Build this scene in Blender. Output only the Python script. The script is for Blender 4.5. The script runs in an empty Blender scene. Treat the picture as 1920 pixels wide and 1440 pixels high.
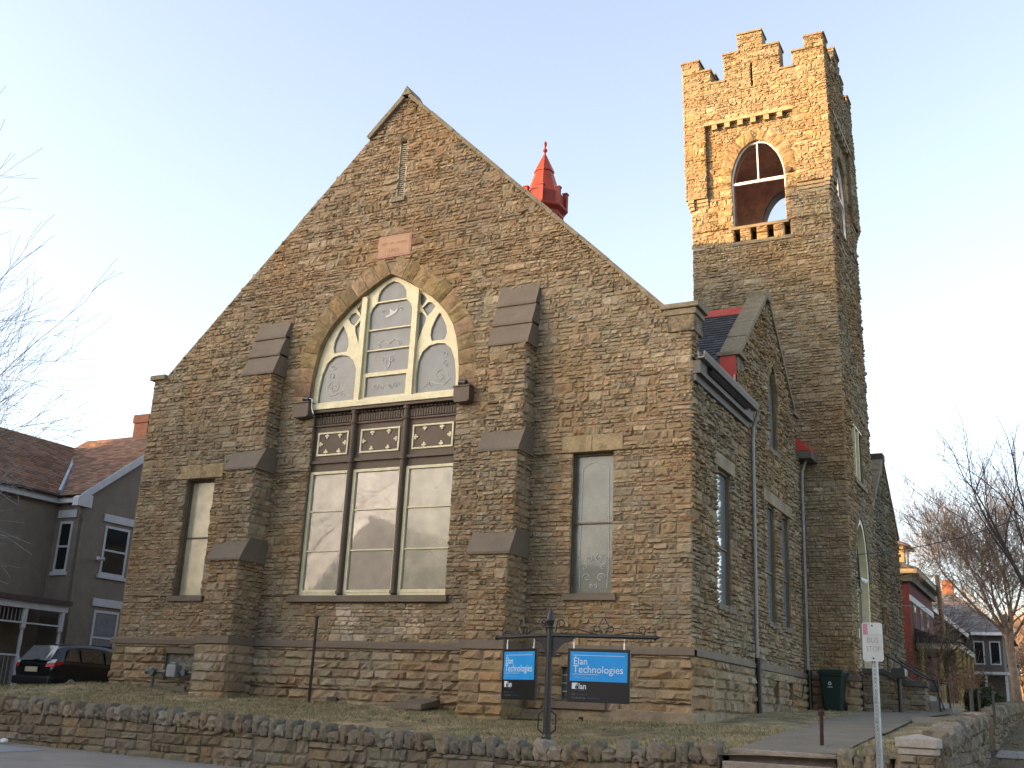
import bpy, math, random
import numpy as np
from mathutils import Vector, Matrix
random.seed(7); RNG = np.random.default_rng(11)
sc = bpy.context.scene
R = math.radians

# ------------------------------------------------------------------ camera, sky, sun, exposure
cam_d = bpy.data.cameras.new('camera'); cam = bpy.data.objects.new('camera', cam_d)
sc.collection.objects.link(cam); sc.camera = cam
cam_d.sensor_width = 36; cam_d.lens = 37.963; cam_d.clip_end = 3000; cam_d.clip_start = .1
yaw, pit, rol = R(27.723), R(16.706), R(2.746)
fw = Vector((-math.sin(yaw)*math.cos(pit), math.cos(yaw)*math.cos(pit), math.sin(pit)))
rt = Vector((math.cos(yaw), math.sin(yaw), 0)); up = rt.cross(fw)
r2 = rt*math.cos(rol)+up*math.sin(rol); u2 = -rt*math.sin(rol)+up*math.cos(rol)
cam.matrix_world = Matrix(((r2.x,u2.x,-fw.x,22.027),(r2.y,u2.y,-fw.y,-20.790),(r2.z,u2.z,-fw.z,.135),(0,0,0,1)))

SUN_EL, SUN_AZ = R(3.6), math.atan2(-.78, -.62)          # azimuth measured from +Y towards +X
world = bpy.data.worlds.new('World'); sc.world = world; world.use_nodes = True
wn = world.node_tree.nodes; wl = world.node_tree.links
bg = wn['Background']
sky = wn.new('ShaderNodeTexSky'); sky.sky_type = 'NISHITA'; sky.sun_disc = False
sky.sun_elevation = R(12); sky.sun_rotation = SUN_AZ
sky.air_density = 1.0; sky.dust_density = 2.5; sky.ozone_density = 1.2; sky.altitude = 200
hsv = wn.new('ShaderNodeHueSaturation'); hsv.inputs['Saturation'].default_value = .70; hsv.inputs['Value'].default_value = 1.25
wl.new(sky.outputs[0], hsv.inputs['Color']); tint = wn.new('ShaderNodeVectorMath'); tint.operation = 'MULTIPLY'; tint.inputs[1].default_value = (1.03,.985,.99); wl.new(hsv.outputs[0], tint.inputs[0]); wl.new(tint.outputs[0], bg.inputs[0]); bg.inputs[1].default_value = .15
sun_d = bpy.data.lights.new('sun', 'SUN'); sun = bpy.data.objects.new('sun', sun_d); sc.collection.objects.link(sun)
sun_d.energy = 5.0; sun_d.angle = R(.5); sun_d.color = (1, .56, .21)
S = Vector((math.sin(SUN_AZ)*math.cos(SUN_EL), math.cos(SUN_AZ)*math.cos(SUN_EL), math.sin(SUN_EL)))
sun.rotation_euler = S.to_track_quat('Z', 'Y').to_euler()
sc.view_settings.view_transform = 'Standard'; sc.view_settings.look = 'None'
sc.view_settings.exposure = 1.6; sc.view_settings.gamma = 1
sc.cycles.max_bounces = 6; sc.cycles.diffuse_bounces = 4; sc.cycles.glossy_bounces = 3; sc.cycles.transmission_bounces = 4

# ------------------------------------------------------------------ materials
MATS = {}
def mat(name, col, rough=.8, var=.15, scale=3.0, bump=0.0, bscale=20, metal=0, spec=.3, attr=False, col2=None, stain=False):
    if name in MATS: return MATS[name]
    m = bpy.data.materials.new(name); m.use_nodes = True; MATS[name] = m
    nt = m.node_tree; N, L = nt.nodes, nt.links; b = N['Principled BSDF']
    b.inputs['Roughness'].default_value = rough; b.inputs['Metallic'].default_value = metal
    b.inputs['Specular IOR Level'].default_value = spec
    tc = N.new('ShaderNodeTexCoord')
    no = N.new('ShaderNodeTexNoise'); no.inputs['Scale'].default_value = scale; no.inputs['Detail'].default_value = 5
    L.new(tc.outputs['Object'], no.inputs['Vector'])
    if attr:
        a = N.new('ShaderNodeAttribute'); a.attribute_name = 'Col'; base = a.outputs['Color']
    else:
        rgb = N.new('ShaderNodeRGB'); rgb.outputs[0].default_value = (*col, 1); base = rgb.outputs[0]
    if col2 is not None:
        mx = N.new('ShaderNodeMix'); mx.data_type = 'RGBA'
        rp = N.new('ShaderNodeValToRGB'); rp.color_ramp.elements[0].position = .42; rp.color_ramp.elements[1].position = .62
        L.new(no.outputs[0], rp.inputs[0]); L.new(rp.outputs[0], mx.inputs[0]); L.new(base, mx.inputs[6]); mx.inputs[7].default_value = (*col2, 1)
        base = mx.outputs[2]
    if stain:
        ns = N.new('ShaderNodeTexNoise'); ns.inputs['Scale'].default_value = .42; ns.inputs['Detail'].default_value = 4; L.new(tc.outputs['Object'], ns.inputs['Vector'])
        rs = N.new('ShaderNodeValToRGB'); e = rs.color_ramp.elements; e[0].position = .36; e[0].color = (1.08,.94,.78,1); e[1].position = .62; e[1].color = (.96,1.0,1.04,1)
        el = e.new(.5); el.color = (1.02,1.0,.97,1)
        ms = N.new('ShaderNodeVectorMath'); ms.operation = 'MULTIPLY'; L.new(ns.outputs[0], rs.inputs[0]); L.new(base, ms.inputs[0]); L.new(rs.outputs[0], ms.inputs[1]); base = ms.outputs[0]
    no2 = N.new('ShaderNodeTexNoise'); no2.inputs['Scale'].default_value = scale*4.3; no2.inputs['Detail'].default_value = 6; no2.inputs['Roughness'].default_value = .7
    L.new(tc.outputs['Object'], no2.inputs['Vector'])
    ad = N.new('ShaderNodeMath'); ad.operation = 'ADD'; L.new(no.outputs[0], ad.inputs[0]); L.new(no2.outputs[0], ad.inputs[1])
    mr = N.new('ShaderNodeMapRange'); mr.inputs[1].default_value = .6; mr.inputs[2].default_value = 1.4
    mr.inputs[3].default_value = 1-var*2.0; mr.inputs[4].default_value = 1+var*2.0
    L.new(ad.outputs[0], mr.inputs[0])
    mu = N.new('ShaderNodeVectorMath'); mu.operation = 'SCALE'; L.new(base, mu.inputs[0]); L.new(mr.outputs[0], mu.inputs['Scale'])
    L.new(mu.outputs[0], b.inputs['Base Color'])
    if bump:
        bn = N.new('ShaderNodeTexNoise'); bn.inputs['Scale'].default_value = bscale; bn.inputs['Detail'].default_value = 8; bn.inputs['Roughness'].default_value = .65
        L.new(tc.outputs['Object'], bn.inputs['Vector'])
        bp = N.new('ShaderNodeBump'); bp.inputs['Strength'].default_value = 1; bp.inputs['Distance'].default_value = bump
        L.new(bn.outputs[0], bp.inputs['Height']); L.new(bp.outputs[0], b.inputs['Normal'])
    return m

STONE = mat('rock_faced_limestone', (1,1,1), .95, .15, 1.7, .035, 13, attr=True, spec=.15, stain=True)
MORTAR = mat('lime_mortar', (.215,.170,.112), .95, .2, 3)
BROWN = mat('brown_painted_stone', (.138,.110,.080), .75, .10, 2, .004, 30)
BROWNW = mat('brown_painted_wood', (.098,.072,.050), .6, .10, 3)
OCHRE = mat('ochre_sandstone', (1,1,1), .95, .22, 5, .03, 18, attr=True, spec=.15)
COPE = mat('weathered_coping_stone', (.235,.195,.125), .9, .25, 3, .02, 14, col2=(.15,.125,.085))
TAN = mat('tan_plinth_stone', (.24,.19,.125), .9, .22, 2, .015, 12)
CREAM = mat('cream_painted_wood', (.62,.56,.36), .55, .10, 6, .004, 30)
SLATE = None
RED = mat('red_painted_metal', (.42,.055,.035), .5, .10, 4)
IRON = mat('black_iron', (.012,.012,.012), .45, .2, 8, spec=.5)
STEEL = mat('galvanised_steel', (.30,.33,.34), .45, .18, 12, metal=.6)
ALU = mat('grey_metal_pipe', (.22,.215,.20), .5, .15, 5, metal=.3)
WHITE = mat('white_paint', (.70,.70,.70), .5, .06, 5)
CONC = mat('concrete', (.20,.185,.155), .9, .14, 1.3, .004, 40)
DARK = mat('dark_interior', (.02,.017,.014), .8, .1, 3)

def glass(name, col, rough=.12, spec=.6, scale=5, lead=0., lead_col=(.25,.24,.2), var=.12, bump=.002, cior=1.5):
    m = bpy.data.materials.new(name); m.use_nodes = True
    nt = m.node_tree; N, L = nt.nodes, nt.links; b = N['Principled BSDF']
    b.inputs['Roughness'].default_value = rough; b.inputs['Specular IOR Level'].default_value = spec
    b.inputs['Coat Weight'].default_value = .8; b.inputs['Coat IOR'].default_value = cior; b.inputs['Coat Roughness'].default_value = .03
    tc = N.new('ShaderNodeTexCoord'); no = N.new('ShaderNodeTexNoise'); no.inputs['Scale'].default_value = 2.5; no.inputs['Detail'].default_value = 4
    L.new(tc.outputs['Object'], no.inputs['Vector'])
    mr = N.new('ShaderNodeMapRange'); mr.inputs[1].default_value = .3; mr.inputs[2].default_value = .7; mr.inputs[3].default_value = 1-var; mr.inputs[4].default_value = 1+var
    L.new(no.outputs[0], mr.inputs[0])
    mu = N.new('ShaderNodeVectorMath'); mu.operation = 'SCALE'; mu.inputs[0].default_value = col; L.new(mr.outputs[0], mu.inputs['Scale'])
    out = mu.outputs[0]
    if lead:
        vo = N.new('ShaderNodeTexVoronoi'); vo.feature = 'DISTANCE_TO_EDGE'; vo.inputs['Scale'].default_value = scale
        L.new(tc.outputs['Object'], vo.inputs['Vector'])
        lt = N.new('ShaderNodeMath'); lt.operation = 'LESS_THAN'; lt.inputs[1].default_value = lead; L.new(vo.outputs[0], lt.inputs[0])
        mx = N.new('ShaderNodeMix'); mx.data_type = 'RGBA'; L.new(lt.outputs[0], mx.inputs[0]); L.new(out, mx.inputs[6]); mx.inputs[7].default_value = (*lead_col, 1)
        out = mx.outputs[2]
    L.new(out, b.inputs['Base Color'])
    bn = N.new('ShaderNodeTexNoise'); bn.inputs['Scale'].default_value = 6; L.new(tc.outputs['Object'], bn.inputs['Vector'])
    bp = N.new('ShaderNodeBump'); bp.inputs['Distance'].default_value = bump; L.new(bn.outputs[0], bp.inputs['Height']); L.new(bp.outputs[0], b.inputs['Coat Normal'])
    return m
G_UP = glass('frosted_grey_glass', (.135,.147,.142), .5, .3, var=.15, cior=1.3)
G_LOW = glass('leaded_cream_glass', (.20,.185,.145), .3, .5, 6.5, .018, (.11,.10,.08), .3, cior=2.1, bump=.0006)
G_SIDE = glass('leaded_grey_glass', (.115,.125,.098), .35, .4, 7, .02, (.08,.08,.06), .25, cior=1.35)
G_DARK = glass('dark_window_glass', (.010,.011,.013), .1, .3, cior=1.3)
G_BLUE = glass('sky_reflect_glass', (.16,.185,.20), .15, .8, cior=1.8)  # blue-grey base colour stands in for the reflected sky

# ------------------------------------------------------------------ builders
def link(o, parent=None):
    sc.collection.objects.link(o)
    if parent is not None:
        o.parent = parent; o.matrix_parent_inverse = parent.matrix_world.inverted()
    return o
def tag(o, label=None, cat=None, group=None, kind=None):
    if label: o['label'] = label
    if cat: o['category'] = cat
    if group: o['group'] = group
    if kind: o['kind'] = kind
    return o
def empty(name, loc, label=None, cat=None, group=None, rz=0):
    o = bpy.data.objects.new(name, None); sc.collection.objects.link(o); o.location = loc; o.rotation_euler = (0,0,rz)
    o.matrix_world = Matrix.Translation(loc) @ Matrix.Rotation(rz, 4, 'Z'); o.empty_display_size = .3
    return tag(o, label, cat, group)
class MB:
    def __init__(s): s.v = []; s.f = []; s.c = []; s.np = []
    def add(s, vs, fs, col=None):
        k = len(s.v); s.v += [tuple(p) for p in vs]; s.f += [tuple(i+k for i in f) for f in fs]
        s.c += [col or (1,1,1)]*len(vs); return s
    def box(s, a, b, col=None):
        x0,y0,z0 = a; x1,y1,z1 = b
        return s.add([(x0,y0,z0),(x1,y0,z0),(x1,y1,z0),(x0,y1,z0),(x0,y0,z1),(x1,y0,z1),(x1,y1,z1),(x0,y1,z1)],
            [(0,3,2,1),(4,5,6,7),(0,1,5,4),(1,2,6,5),(2,3,7,6),(3,0,4,7)], col)
    def prism(s, poly, fn, d0, d1, col=None):
        """poly: 2D points; fn(a,b,d)->3D; extruded d0..d1"""
        n = len(poly)
        vs = [fn(a,b,d0) for a,b in poly]+[fn(a,b,d1) for a,b in poly]
        fs = [tuple(range(n))[::-1], tuple(range(n,2*n))]+[(i,(i+1)%n,n+(i+1)%n,n+i) for i in range(n)]
        return s.add(vs, fs, col)
    def tube(s, pts, rad, n=8, col=None, cap=True):
        pts = [Vector(p) for p in pts]; rad = rad if hasattr(rad,'__len__') else [rad]*len(pts)
        vs = []; fs = []
        for i, p in enumerate(pts):
            d = (pts[min(i+1,len(pts)-1)]-pts[max(i-1,0)]).normalized()
            a = d.orthogonal().normalized() if i == 0 else (pa - d*pa.dot(d)).normalized()
            pa = a; b = d.cross(a)
            for k in range(n):
                t = 2*math.pi*k/n; vs.append(p+(a*math.cos(t)+b*math.sin(t))*rad[i])
        for i in range(len(pts)-1):
            for k in range(n): fs.append((i*n+k, i*n+(k+1)%n, (i+1)*n+(k+1)%n, (i+1)*n+k))
        if cap: fs += [tuple(range(n))[::-1], tuple(range((len(pts)-1)*n, len(pts)*n))]
        return s.add(vs, fs, col)
    def lathe(s, c, prof, n=12, col=None):
        vs = []; fs = []
        for r, z in prof:
            for k in range(n): t = 2*math.pi*k/n+math.pi/n; vs.append((c[0]+r*math.cos(t), c[1]+r*math.sin(t), c[2]+z))
        for i in range(len(prof)-1):
            for k in range(n): fs.append((i*n+k, i*n+(k+1)%n, (i+1)*n+(k+1)%n, (i+1)*n+k))
        fs += [tuple(range(n))[::-1], tuple(range((len(prof)-1)*n, len(prof)*n))]
        return s.add(vs, fs, col)
    def build(s, name, m, parent=None, warp=None, smooth=False, bevel=0):
        me = bpy.data.meshes.new(name)
        v = np.array(s.v, float).reshape(-1,3); f = s.f; c = list(s.c)
        for (nv, nf, ncol) in s.np:
            k = len(v); v = np.vstack([v, nv]); f = f + (nf+k).tolist(); c += [tuple(q) for q in ncol]
        if warp: v = warp(v)
        org = np.array(parent.matrix_world.translation) if parent is not None else np.zeros(3)
        me.from_pydata(v.tolist(), [], f)
        ca = me.color_attributes.new('Col', 'FLOAT_COLOR', 'POINT')
        ca.data.foreach_set('color', np.hstack([np.array(c, float).reshape(-1,3), np.ones((len(c),1))]).ravel())
        if smooth: me.polygons.foreach_set('use_smooth', [True]*len(me.polygons))
        me.materials.append(m); me.update()
        o = bpy.data.objects.new(name, me); link(o, parent)
        if bevel:
            bm = o.modifiers.new('bevel', 'BEVEL'); bm.width = bevel; bm.segments = 2; bm.limit_method = 'ANGLE'
        return o
def bx(name, a, b, m, parent=None, warp=None, bevel=0): return MB().box(a,b).build(name, m, parent, warp, bevel=bevel)

class Face:
    """a wall face: O origin, U along, N outward; z up"""
    def __init__(s, O, U, N): s.O = np.array(O,float); s.U = np.array(U,float); s.N = np.array(N,float)
    def __call__(s, a, z, d=0): return s.O+s.U*a+np.array((0,0,1.))*z+s.N*d

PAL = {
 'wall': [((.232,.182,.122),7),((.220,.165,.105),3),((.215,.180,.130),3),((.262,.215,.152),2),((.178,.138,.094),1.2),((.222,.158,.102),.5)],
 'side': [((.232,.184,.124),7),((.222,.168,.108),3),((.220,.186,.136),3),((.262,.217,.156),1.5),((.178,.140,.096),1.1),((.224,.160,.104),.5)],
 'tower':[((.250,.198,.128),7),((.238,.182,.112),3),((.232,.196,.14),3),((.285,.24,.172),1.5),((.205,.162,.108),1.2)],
 'grey': [((.150,.130,.098),5),((.132,.113,.084),3),((.168,.148,.118),2),((.165,.132,.088),1.5),((.112,.098,.073),1)],
 'cope': [((.150,.132,.105),4),((.125,.110,.088),3),((.178,.160,.13),2),((.150,.122,.088),1)],
}
def palcol(key, n, rng=RNG):
    cs = np.array([c for c,_ in PAL[key]]); w = np.array([k for _,k in PAL[key]], float); w /= w.sum()
    c = cs[rng.choice(len(cs), n, p=w)]
    return np.clip(c*np.array((1.13,1.12,1.05))*(1+rng.normal(0,.06,(n,1)))*(1+rng.normal(0,.014,(n,3))), .02, .6)

def emit_stones(mb, F, rects, key, depth=(.035,.07), joint=.008, nx=6, nz=4, tint=None):
    """rock-faced blocks as real geometry. rects: (s0,s1,z0,z1)"""
    r = np.array(rects, float)
    if not len(r): return
    n = len(r); j = joint
    s0, s1, z0, z1 = r[:,0]+j*.5, r[:,1]-j*.5, r[:,2]+j*.5, r[:,3]-j*.5
    u = np.linspace(0,1,nx); w = np.linspace(0,1,nz)
    u[1], u[-2] = .10, .90; w[1], w[-2] = .20, .80
    UU, WW = np.meshgrid(u, w, indexing='ij')                       # nx,nz
    border = ((np.arange(nx)[:,None]%(nx-1)==0)|(np.arange(nz)[None,:]%(nz-1)==0))
    dep = RNG.uniform(*depth, n)[:,None,None]
    hgt = np.where(border[None], .22, 1.0)*dep*RNG.uniform(.35,1.4,(n,nx,nz))
    # a slight tilt of each face, the lower edge pushed out
    hgt = hgt*(1+RNG.normal(0,.15,(n,1,1))*(WW[None]-.5)*2+RNG.normal(0,.12,(n,1,1))*(UU[None]-.5)*2)
    W = (s1-s0)[:,None,None]; H = (z1-z0)[:,None,None]
    a = s0[:,None,None]+W*UU[None]+np.where(border[None], 0, 1)*RNG.normal(0,.06,(n,nx,nz))*W
    a = a+np.where(border[None],1,0)*RNG.normal(0,.005,(n,nx,nz))
    z = z0[:,None,None]+H*WW[None]+np.where(border[None], .0, .06)*RNG.normal(0,1,(n,nx,nz))*H+np.where(border[None],1,0)*RNG.normal(0,.004,(n,nx,nz))
    P = F.O+a[...,None]*F.U+z[...,None]*np.array((0,0,1.))+hgt[...,None]*F.N      # n,nx,nz,3
    P = P.reshape(n,-1,3)
    # ring at the back
    ring = [(i,0) for i in range(nx)]+[(nx-1,k) for k in range(1,nz)]+[(i,nz-1) for i in range(nx-2,-1,-1)]+[(0,k) for k in range(nz-2,0,-1)]
    ri = np.array([i*nz+k for i,k in ring])
    back = P[:,ri]-np.einsum('nr,c->nrc', hgt.reshape(n,-1)[:,ri]+.03, F.N)
    V = np.concatenate([P, back], 1); m = V.shape[1]
    q = []
    flip = np.dot(np.cross(F.U,(0,0,1.)), F.N) > 0
    for i in range(nx-1):
        for k in range(nz-1):
            f = (i*nz+k,(i+1)*nz+k,(i+1)*nz+k+1,i*nz+k+1); q.append(f if flip else f[::-1])
    nr = len(ri); b0 = nx*nz
    for t in range(nr):
        f = (ri[t], b0+t, b0+(t+1)%nr, ri[(t+1)%nr]); q.append(f if flip else f[::-1])
    q = np.array(q)
    Fc = (q[None]+(np.arange(n)*m)[:,None,None]).reshape(-1,4)
    col = palcol(key, n)
    if tint is not None: col = np.clip(col*tint((s0+s1)/2,(z0+z1)/2), .02, .7)
    C = np.repeat(col, m, 0)
    mb.np.append((V.reshape(-1,3), Fc, C))

def subtract(iv, cuts):
    out = list(iv)
    for c0,c1 in cuts:
        nw = []
        for a,b in out:
            if c1 <= a or c0 >= b: nw.append((a,b)); continue
            if c0 > a: nw.append((a,c0))
            if c1 < b: nw.append((c1,b))
        out = nw
    return out

def stone_wall(name, F, z0, z1, ivf, parent, key='wall', breaks=(), thick=.45, mode='rubble', ext=0.0, warp=None, depth=(.028,.055), tint=None, maxw=.42, hs=(.16,.24), inner=True, ivs=None, material=None, dz=.2):
    """ivf(z) -> list of (a,b) solid intervals"""
    mb = MB(); bk = MB()
    zs = sorted(set([z0,z1]+[b for b in breaks if z0 < b < z1]))
    rects = []
    for za, zb in zip(zs, zs[1:]):
        H = zb-za
        if mode == 'course': hh = .205; n = max(1, round(H/hh)); es = list(np.linspace(za,zb,n+1))
        else:
            es = [za]
            while zb-es[-1] > hs[1]*1.35: es.append(es[-1]+random.uniform(*hs))
            rem = zb-es[-1]
            if rem > hs[1]: es.append(es[-1]+rem/2)
            es.append(zb)
        for c0, c1 in zip(es, es[1:]):
            for a,b in (ivs or ivf)((c0+c1)/2):
                a -= ext; b += ext
                if b-a < .03: continue
                if mode == 'course':
                    x = a
                    while x < b-1e-4:
                        w = random.uniform(.3,.75); 
                        if b-x-w < .22: w = b-x
                        rects.append((x,x+w,c0,c1)); x += w
                else:
                    x = a; h = c1-c0
                    while x < b-1e-4:
                        w = random.uniform(.3, maxw*1.7)
                        if b-x-w < .25: w = b-x
                        k = random.choices((1,2,3),(1.2,6,1.4) if h > .22 else (1.6,6,0))[0]
                        cut = [0]+sorted(random.uniform(.36,.64) if k == 2 else (i+random.uniform(-.16,.16))/k for i in range(1,k))+[1]
                        for p,q in zip(cut,cut[1:]):
                            y = x
                            while y < x+w-1e-4:
                                ww = random.uniform(.16,maxw*.85)*(1.3 if k==1 else 1)
                                if x+w-y-ww < .13: ww = x+w-y
                                # clip to the outline at this sub-row
                                rects.append((y,y+ww,c0+h*p,c0+h*q)); y += ww
                        x += w
    # trim the stair-stepped blocks to the outline of their own sub-row
    good = []
    for (a,b,p,q) in rects:
        m = (p+q)/2
        for (i0,i1) in (ivs or ivf)(m):
            aa, bb = max(a,i0-ext), min(b,i1+ext)
            if bb-aa > .05: good.append((aa,bb,p,q)); break
    emit_stones(mb, F, good, key, depth, tint=tint, joint=.020 if mode == 'course' else .009)
    # solid backing in trapezoid slabs
    e = [z0]
    for za, zb in zip(zs, zs[1:]):
        n = max(1, int(math.ceil((zb-za)/dz))); e += list(np.linspace(za,zb,n+1))[1:]
    for c0,c1 in zip(e,e[1:]):
        A, B = ivf(c0+1e-4), ivf(c1-1e-4)
        if len(A) != len(B): A = B = ivf((c0+c1)/2)
        for (a0,a1),(b0,b1) in zip(A,B):
            if a1-a0 < .004 and b1-b0 < .004: continue
            bk.prism([(a0,c0),(a1,c0),(b1,c1),(b0,c1)], lambda a,z,d: F(a,z,d), .012, -thick)
    o = mb.build(name, material or STONE, parent, warp)
    bk.build('mortar_core', MORTAR, o, warp)
    return o

def text_mesh(name, body, size, F, a, z, d, m, parent, extrude=.002, align='LEFT', sx=1.0, warp=None, bold=0):
    cu = bpy.data.curves.new(name, 'FONT'); cu.body = body; cu.size = size; cu.extrude = extrude; cu.align_x = align; cu.offset = bold; cu.resolution_u = 3
    o = bpy.data.objects.new(name, cu); sc.collection.objects.link(o)
    dg = bpy.context.evaluated_depsgraph_get(); me = bpy.data.meshes.new_from_object(o.evaluated_get(dg))
    bpy.data.objects.remove(o)
    for v in me.vertices:
        p = F(a+v.co.x*sx, z+v.co.y, d+v.co.z); v.co = p
    me.materials.clear(); me.materials.append(m)
    ob = bpy.data.objects.new(name, me); link(ob, parent); return ob

def plate_with_holes(name, outer, holes, F, d, thick, m, parent, warp=None):
    """flat timber plate with openings, from outlines in wall coordinates"""
    cu = bpy.data.curves.new(name, 'CURVE'); cu.dimensions = '2D'; cu.fill_mode = 'BOTH'; cu.extrude = thick/2
    for poly in [outer]+holes:
        sp = cu.splines.new('POLY'); sp.points.add(len(poly)-1); sp.use_cyclic_u = True
        for p, (a,z) in zip(sp.points, poly): p.co = (a, z, 0, 1)
    o = bpy.data.objects.new(name, cu); sc.collection.objects.link(o)
    dg = bpy.context.evaluated_depsgraph_get(); me = bpy.data.meshes.new_from_object(o.evaluated_get(dg))
    bpy.data.objects.remove(o)
    for v in me.vertices: v.co = F(v.co.x, v.co.y, d+v.co.z)
    if warp:
        for v in me.vertices: v.co = warp(np.array([v.co]))[0]
    me.materials.clear(); me.materials.append(m)
    ob = bpy.data.objects.new(name, me); link(ob, parent); return ob

def fbox(mb, F, a0, a1, z0, z1, d0, d1, col=None):
    return mb.prism([(a0,z0),(a1,z0),(a1,z1),(a0,z1)], lambda a,z,d: F(a,z,d), d0, d1, col)

def resample(poly, step):
    P = np.array(poly, float); L = np.r_[0, np.cumsum(np.hypot(*np.diff(P,axis=0).T))]
    n = max(2, int(round(L[-1]/step))); t = np.linspace(0, L[-1], n+1)
    return np.c_[np.interp(t,L,P[:,0]), np.interp(t,L,P[:,1])]

def voussoirs(name, F, inner, width, step, parent, proj=(.055,.08), warp=None, base=(.232,.165,.085), material=None):
    P = resample(inner, step); mb = MB()
    for i in range(len(P)-1):
        p, q = P[i], P[i+1]
        def nrm(k):
            t = P[min(k+1,len(P)-1)]-P[max(k-1,0)]; v = np.array((-t[1], t[0])); return v/np.hypot(*v)
        n0, n1 = nrm(i), nrm(i+1); w0 = width*random.uniform(.9,1.1)
        g = (q-p)*.02; d = random.uniform(*proj)
        cc = np.array(base)*random.uniform(.72,1.25)*np.array((1,random.uniform(.95,1.06),random.uniform(.9,1.2)))
        # 4 x 4 front grid
        G = 5; vs = []; fs = []
        for a in range(G):
            ta = a/(G-1)
            for b in range(G):
                tb = b/(G-1)
                base_p = (p+g)*(1-ta)+(q-g)*ta; nn = n0*(1-ta)+n1*ta
                edge = a in (0,G-1) or b in (0,G-1)
                pt = base_p+nn*(tb*w0)
                vs.append(F(pt[0], pt[1], (d*.6 if edge else d*random.uniform(.7,1.25))))
        for a in range(G-1):
            for b in range(G-1): fs.append((a*G+b,(a+1)*G+b,(a+1)*G+b+1,a*G+b+1))
        ring = [(a,0) for a in range(G)]+[(G-1,b) for b in range(1,G)]+[(a,G-1) for a in range(G-2,-1,-1)]+[(0,b) for b in range(G-2,0,-1)]
        k0 = len(vs)
        for (a,b) in ring:
            pv = vs[a*G+b]; vs.append(pv-F.N*(d*.6+.06))
        for t in range(len(ring)):
            a,b = ring[t]; a2,b2 = ring[(t+1)%len(ring)]
            fs.append((a*G+b, k0+t, k0+(t+1)%len(ring), a2*G+b2))
        mb.add(vs, fs, tuple(cc))
    return mb.build(name, material or OCHRE, parent, warp)

# ------------------------------------------------------------------ levels of the place
def lawn_z(x, y):
    front = np.interp(x, [-30,-12,-3,1.6,6,10,14,17.3,20], [-.3,-.25,-.12,-.29,-.34,-.46,-.52,-.37,-.27])
    wall = np.interp(x, [-30,-12,-6,-3.6,-2.6,-1.5,0,3.7,6.5,9.3,11,15.3,20.2], [-.3,-.12,-.14,-.12,.08,.18,.27,.13,.06,.07,-.04,-.02,-.02])
    t = np.clip((y+4.5)/4.0, 0, 1); z = front*(1-t)+wall*t
    rise = np.interp(y, [0,3,5.5,10.3,16,40,120], [0,.22,.35,.50,.64,1.32,2.6])
    wr = np.clip((x-14)/1.0, 0, 1)
    z = z+np.where(y > 0, rise*wr, 0)
    return z
def street_z(x, y):
    fr = np.interp(x, [-60,2,8.6,17,20.5,60], [-.6,-1.0,-1.1,-1.22,-1.28,-1.5])
    z = fr-.03*np.clip(-4.7-y,0,12)*.7
    side = np.interp(y, [-4.5,2,6.5,11,16,40,120,400], [-1.15,-.52,-.13,.28,.50,1.15,2.3,4])
    return np.where(y > -4.5, np.maximum(side, z) if True else z, z)

def sheet(name, xs, ys, zf, m, kind='structure', dz=0.0):
    X, Y = np.meshgrid(xs, ys, indexing='ij'); Z = zf(X,Y)+dz
    nx, ny = X.shape; v = np.stack([X,Y,Z],-1).reshape(-1,3)
    i = np.arange(nx-1)[:,None]*ny+np.arange(ny-1)[None]
    f = np.stack([i,i+ny,i+ny+1,i+1],-1).reshape(-1,4)
    me = bpy.data.meshes.new(name); me.from_pydata(v.tolist(), [], f.tolist()); me.materials.append(m)
    me.polygons.foreach_set('use_smooth', [True]*len(me.polygons)); me.update()
    o = bpy.data.objects.new(name, me); sc.collection.objects.link(o); o['kind'] = kind; return o

GRASSM = mat('dormant_lawn', (.19,.165,.085), .95, .32, 2.2, .03, 25, col2=(.26,.20,.115))
EARTH = mat('bare_ground', (.10,.085,.06), .95, .3, .8, .02, 10)
ASPH = mat('asphalt', (.055,.055,.055), .9, .15, 2, .004, 60)
WALK = mat('sidewalk_concrete', (.20,.188,.165), .9, .12, .9, .003, 60)
LEAFL = mat('leaf_littered_verge', (.12,.085,.05), .95, .4, 6, .03, 30, col2=(.08,.075,.035))
gx = np.unique(np.r_[np.linspace(-500,-40,24), np.linspace(-40,60,101), np.linspace(60,500,24)])
gy = np.unique(np.r_[np.linspace(-500,-40,24), np.linspace(-40,60,101), np.linspace(60,600,40)])
sheet('ground', gx, gy, street_z, EARTH, dz=-.03)
sheet('road', np.linspace(-120,120,121), np.linspace(-17.5,-9.3,10), street_z, ASPH, dz=-.12+.10)
sheet('road', np.linspace(25.5,34,8), np.r_[np.linspace(-8.2,60,70),np.linspace(65,300,20)], street_z, ASPH, dz=-.015)
sheet('sidewalk', np.linspace(-60,24.5,86), np.linspace(-8.9,-4.6,8), street_z, WALK)
sheet('sidewalk_patch', np.linspace(-4,4.2,8), np.linspace(-6.6,-5.3,4), street_z, mat('bluish_new_concrete', (.22,.235,.25), .85, .1, 1), dz=.006)
sheet('sidewalk', np.linspace(21.6,23.2,4), np.r_[np.linspace(-7,60,68),np.linspace(64,150,10)], street_z, WALK, dz=.004)
sheet('verge', np.linspace(20.3,21.6,4), np.linspace(-4.6,60,66), street_z, LEAFL, dz=.006)
sheet('crosswalk_slab', np.linspace(20.35,21.6,3), np.linspace(3.7,5.1,4), street_z, WALK, dz=.02)
sheet('sidewalk', np.linspace(-120,120,121), np.linspace(-20.5,-18,5), street_z, WALK)
lx = np.unique(np.r_[np.linspace(-60,-6,28), np.linspace(-6,20.2,110)])
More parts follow.
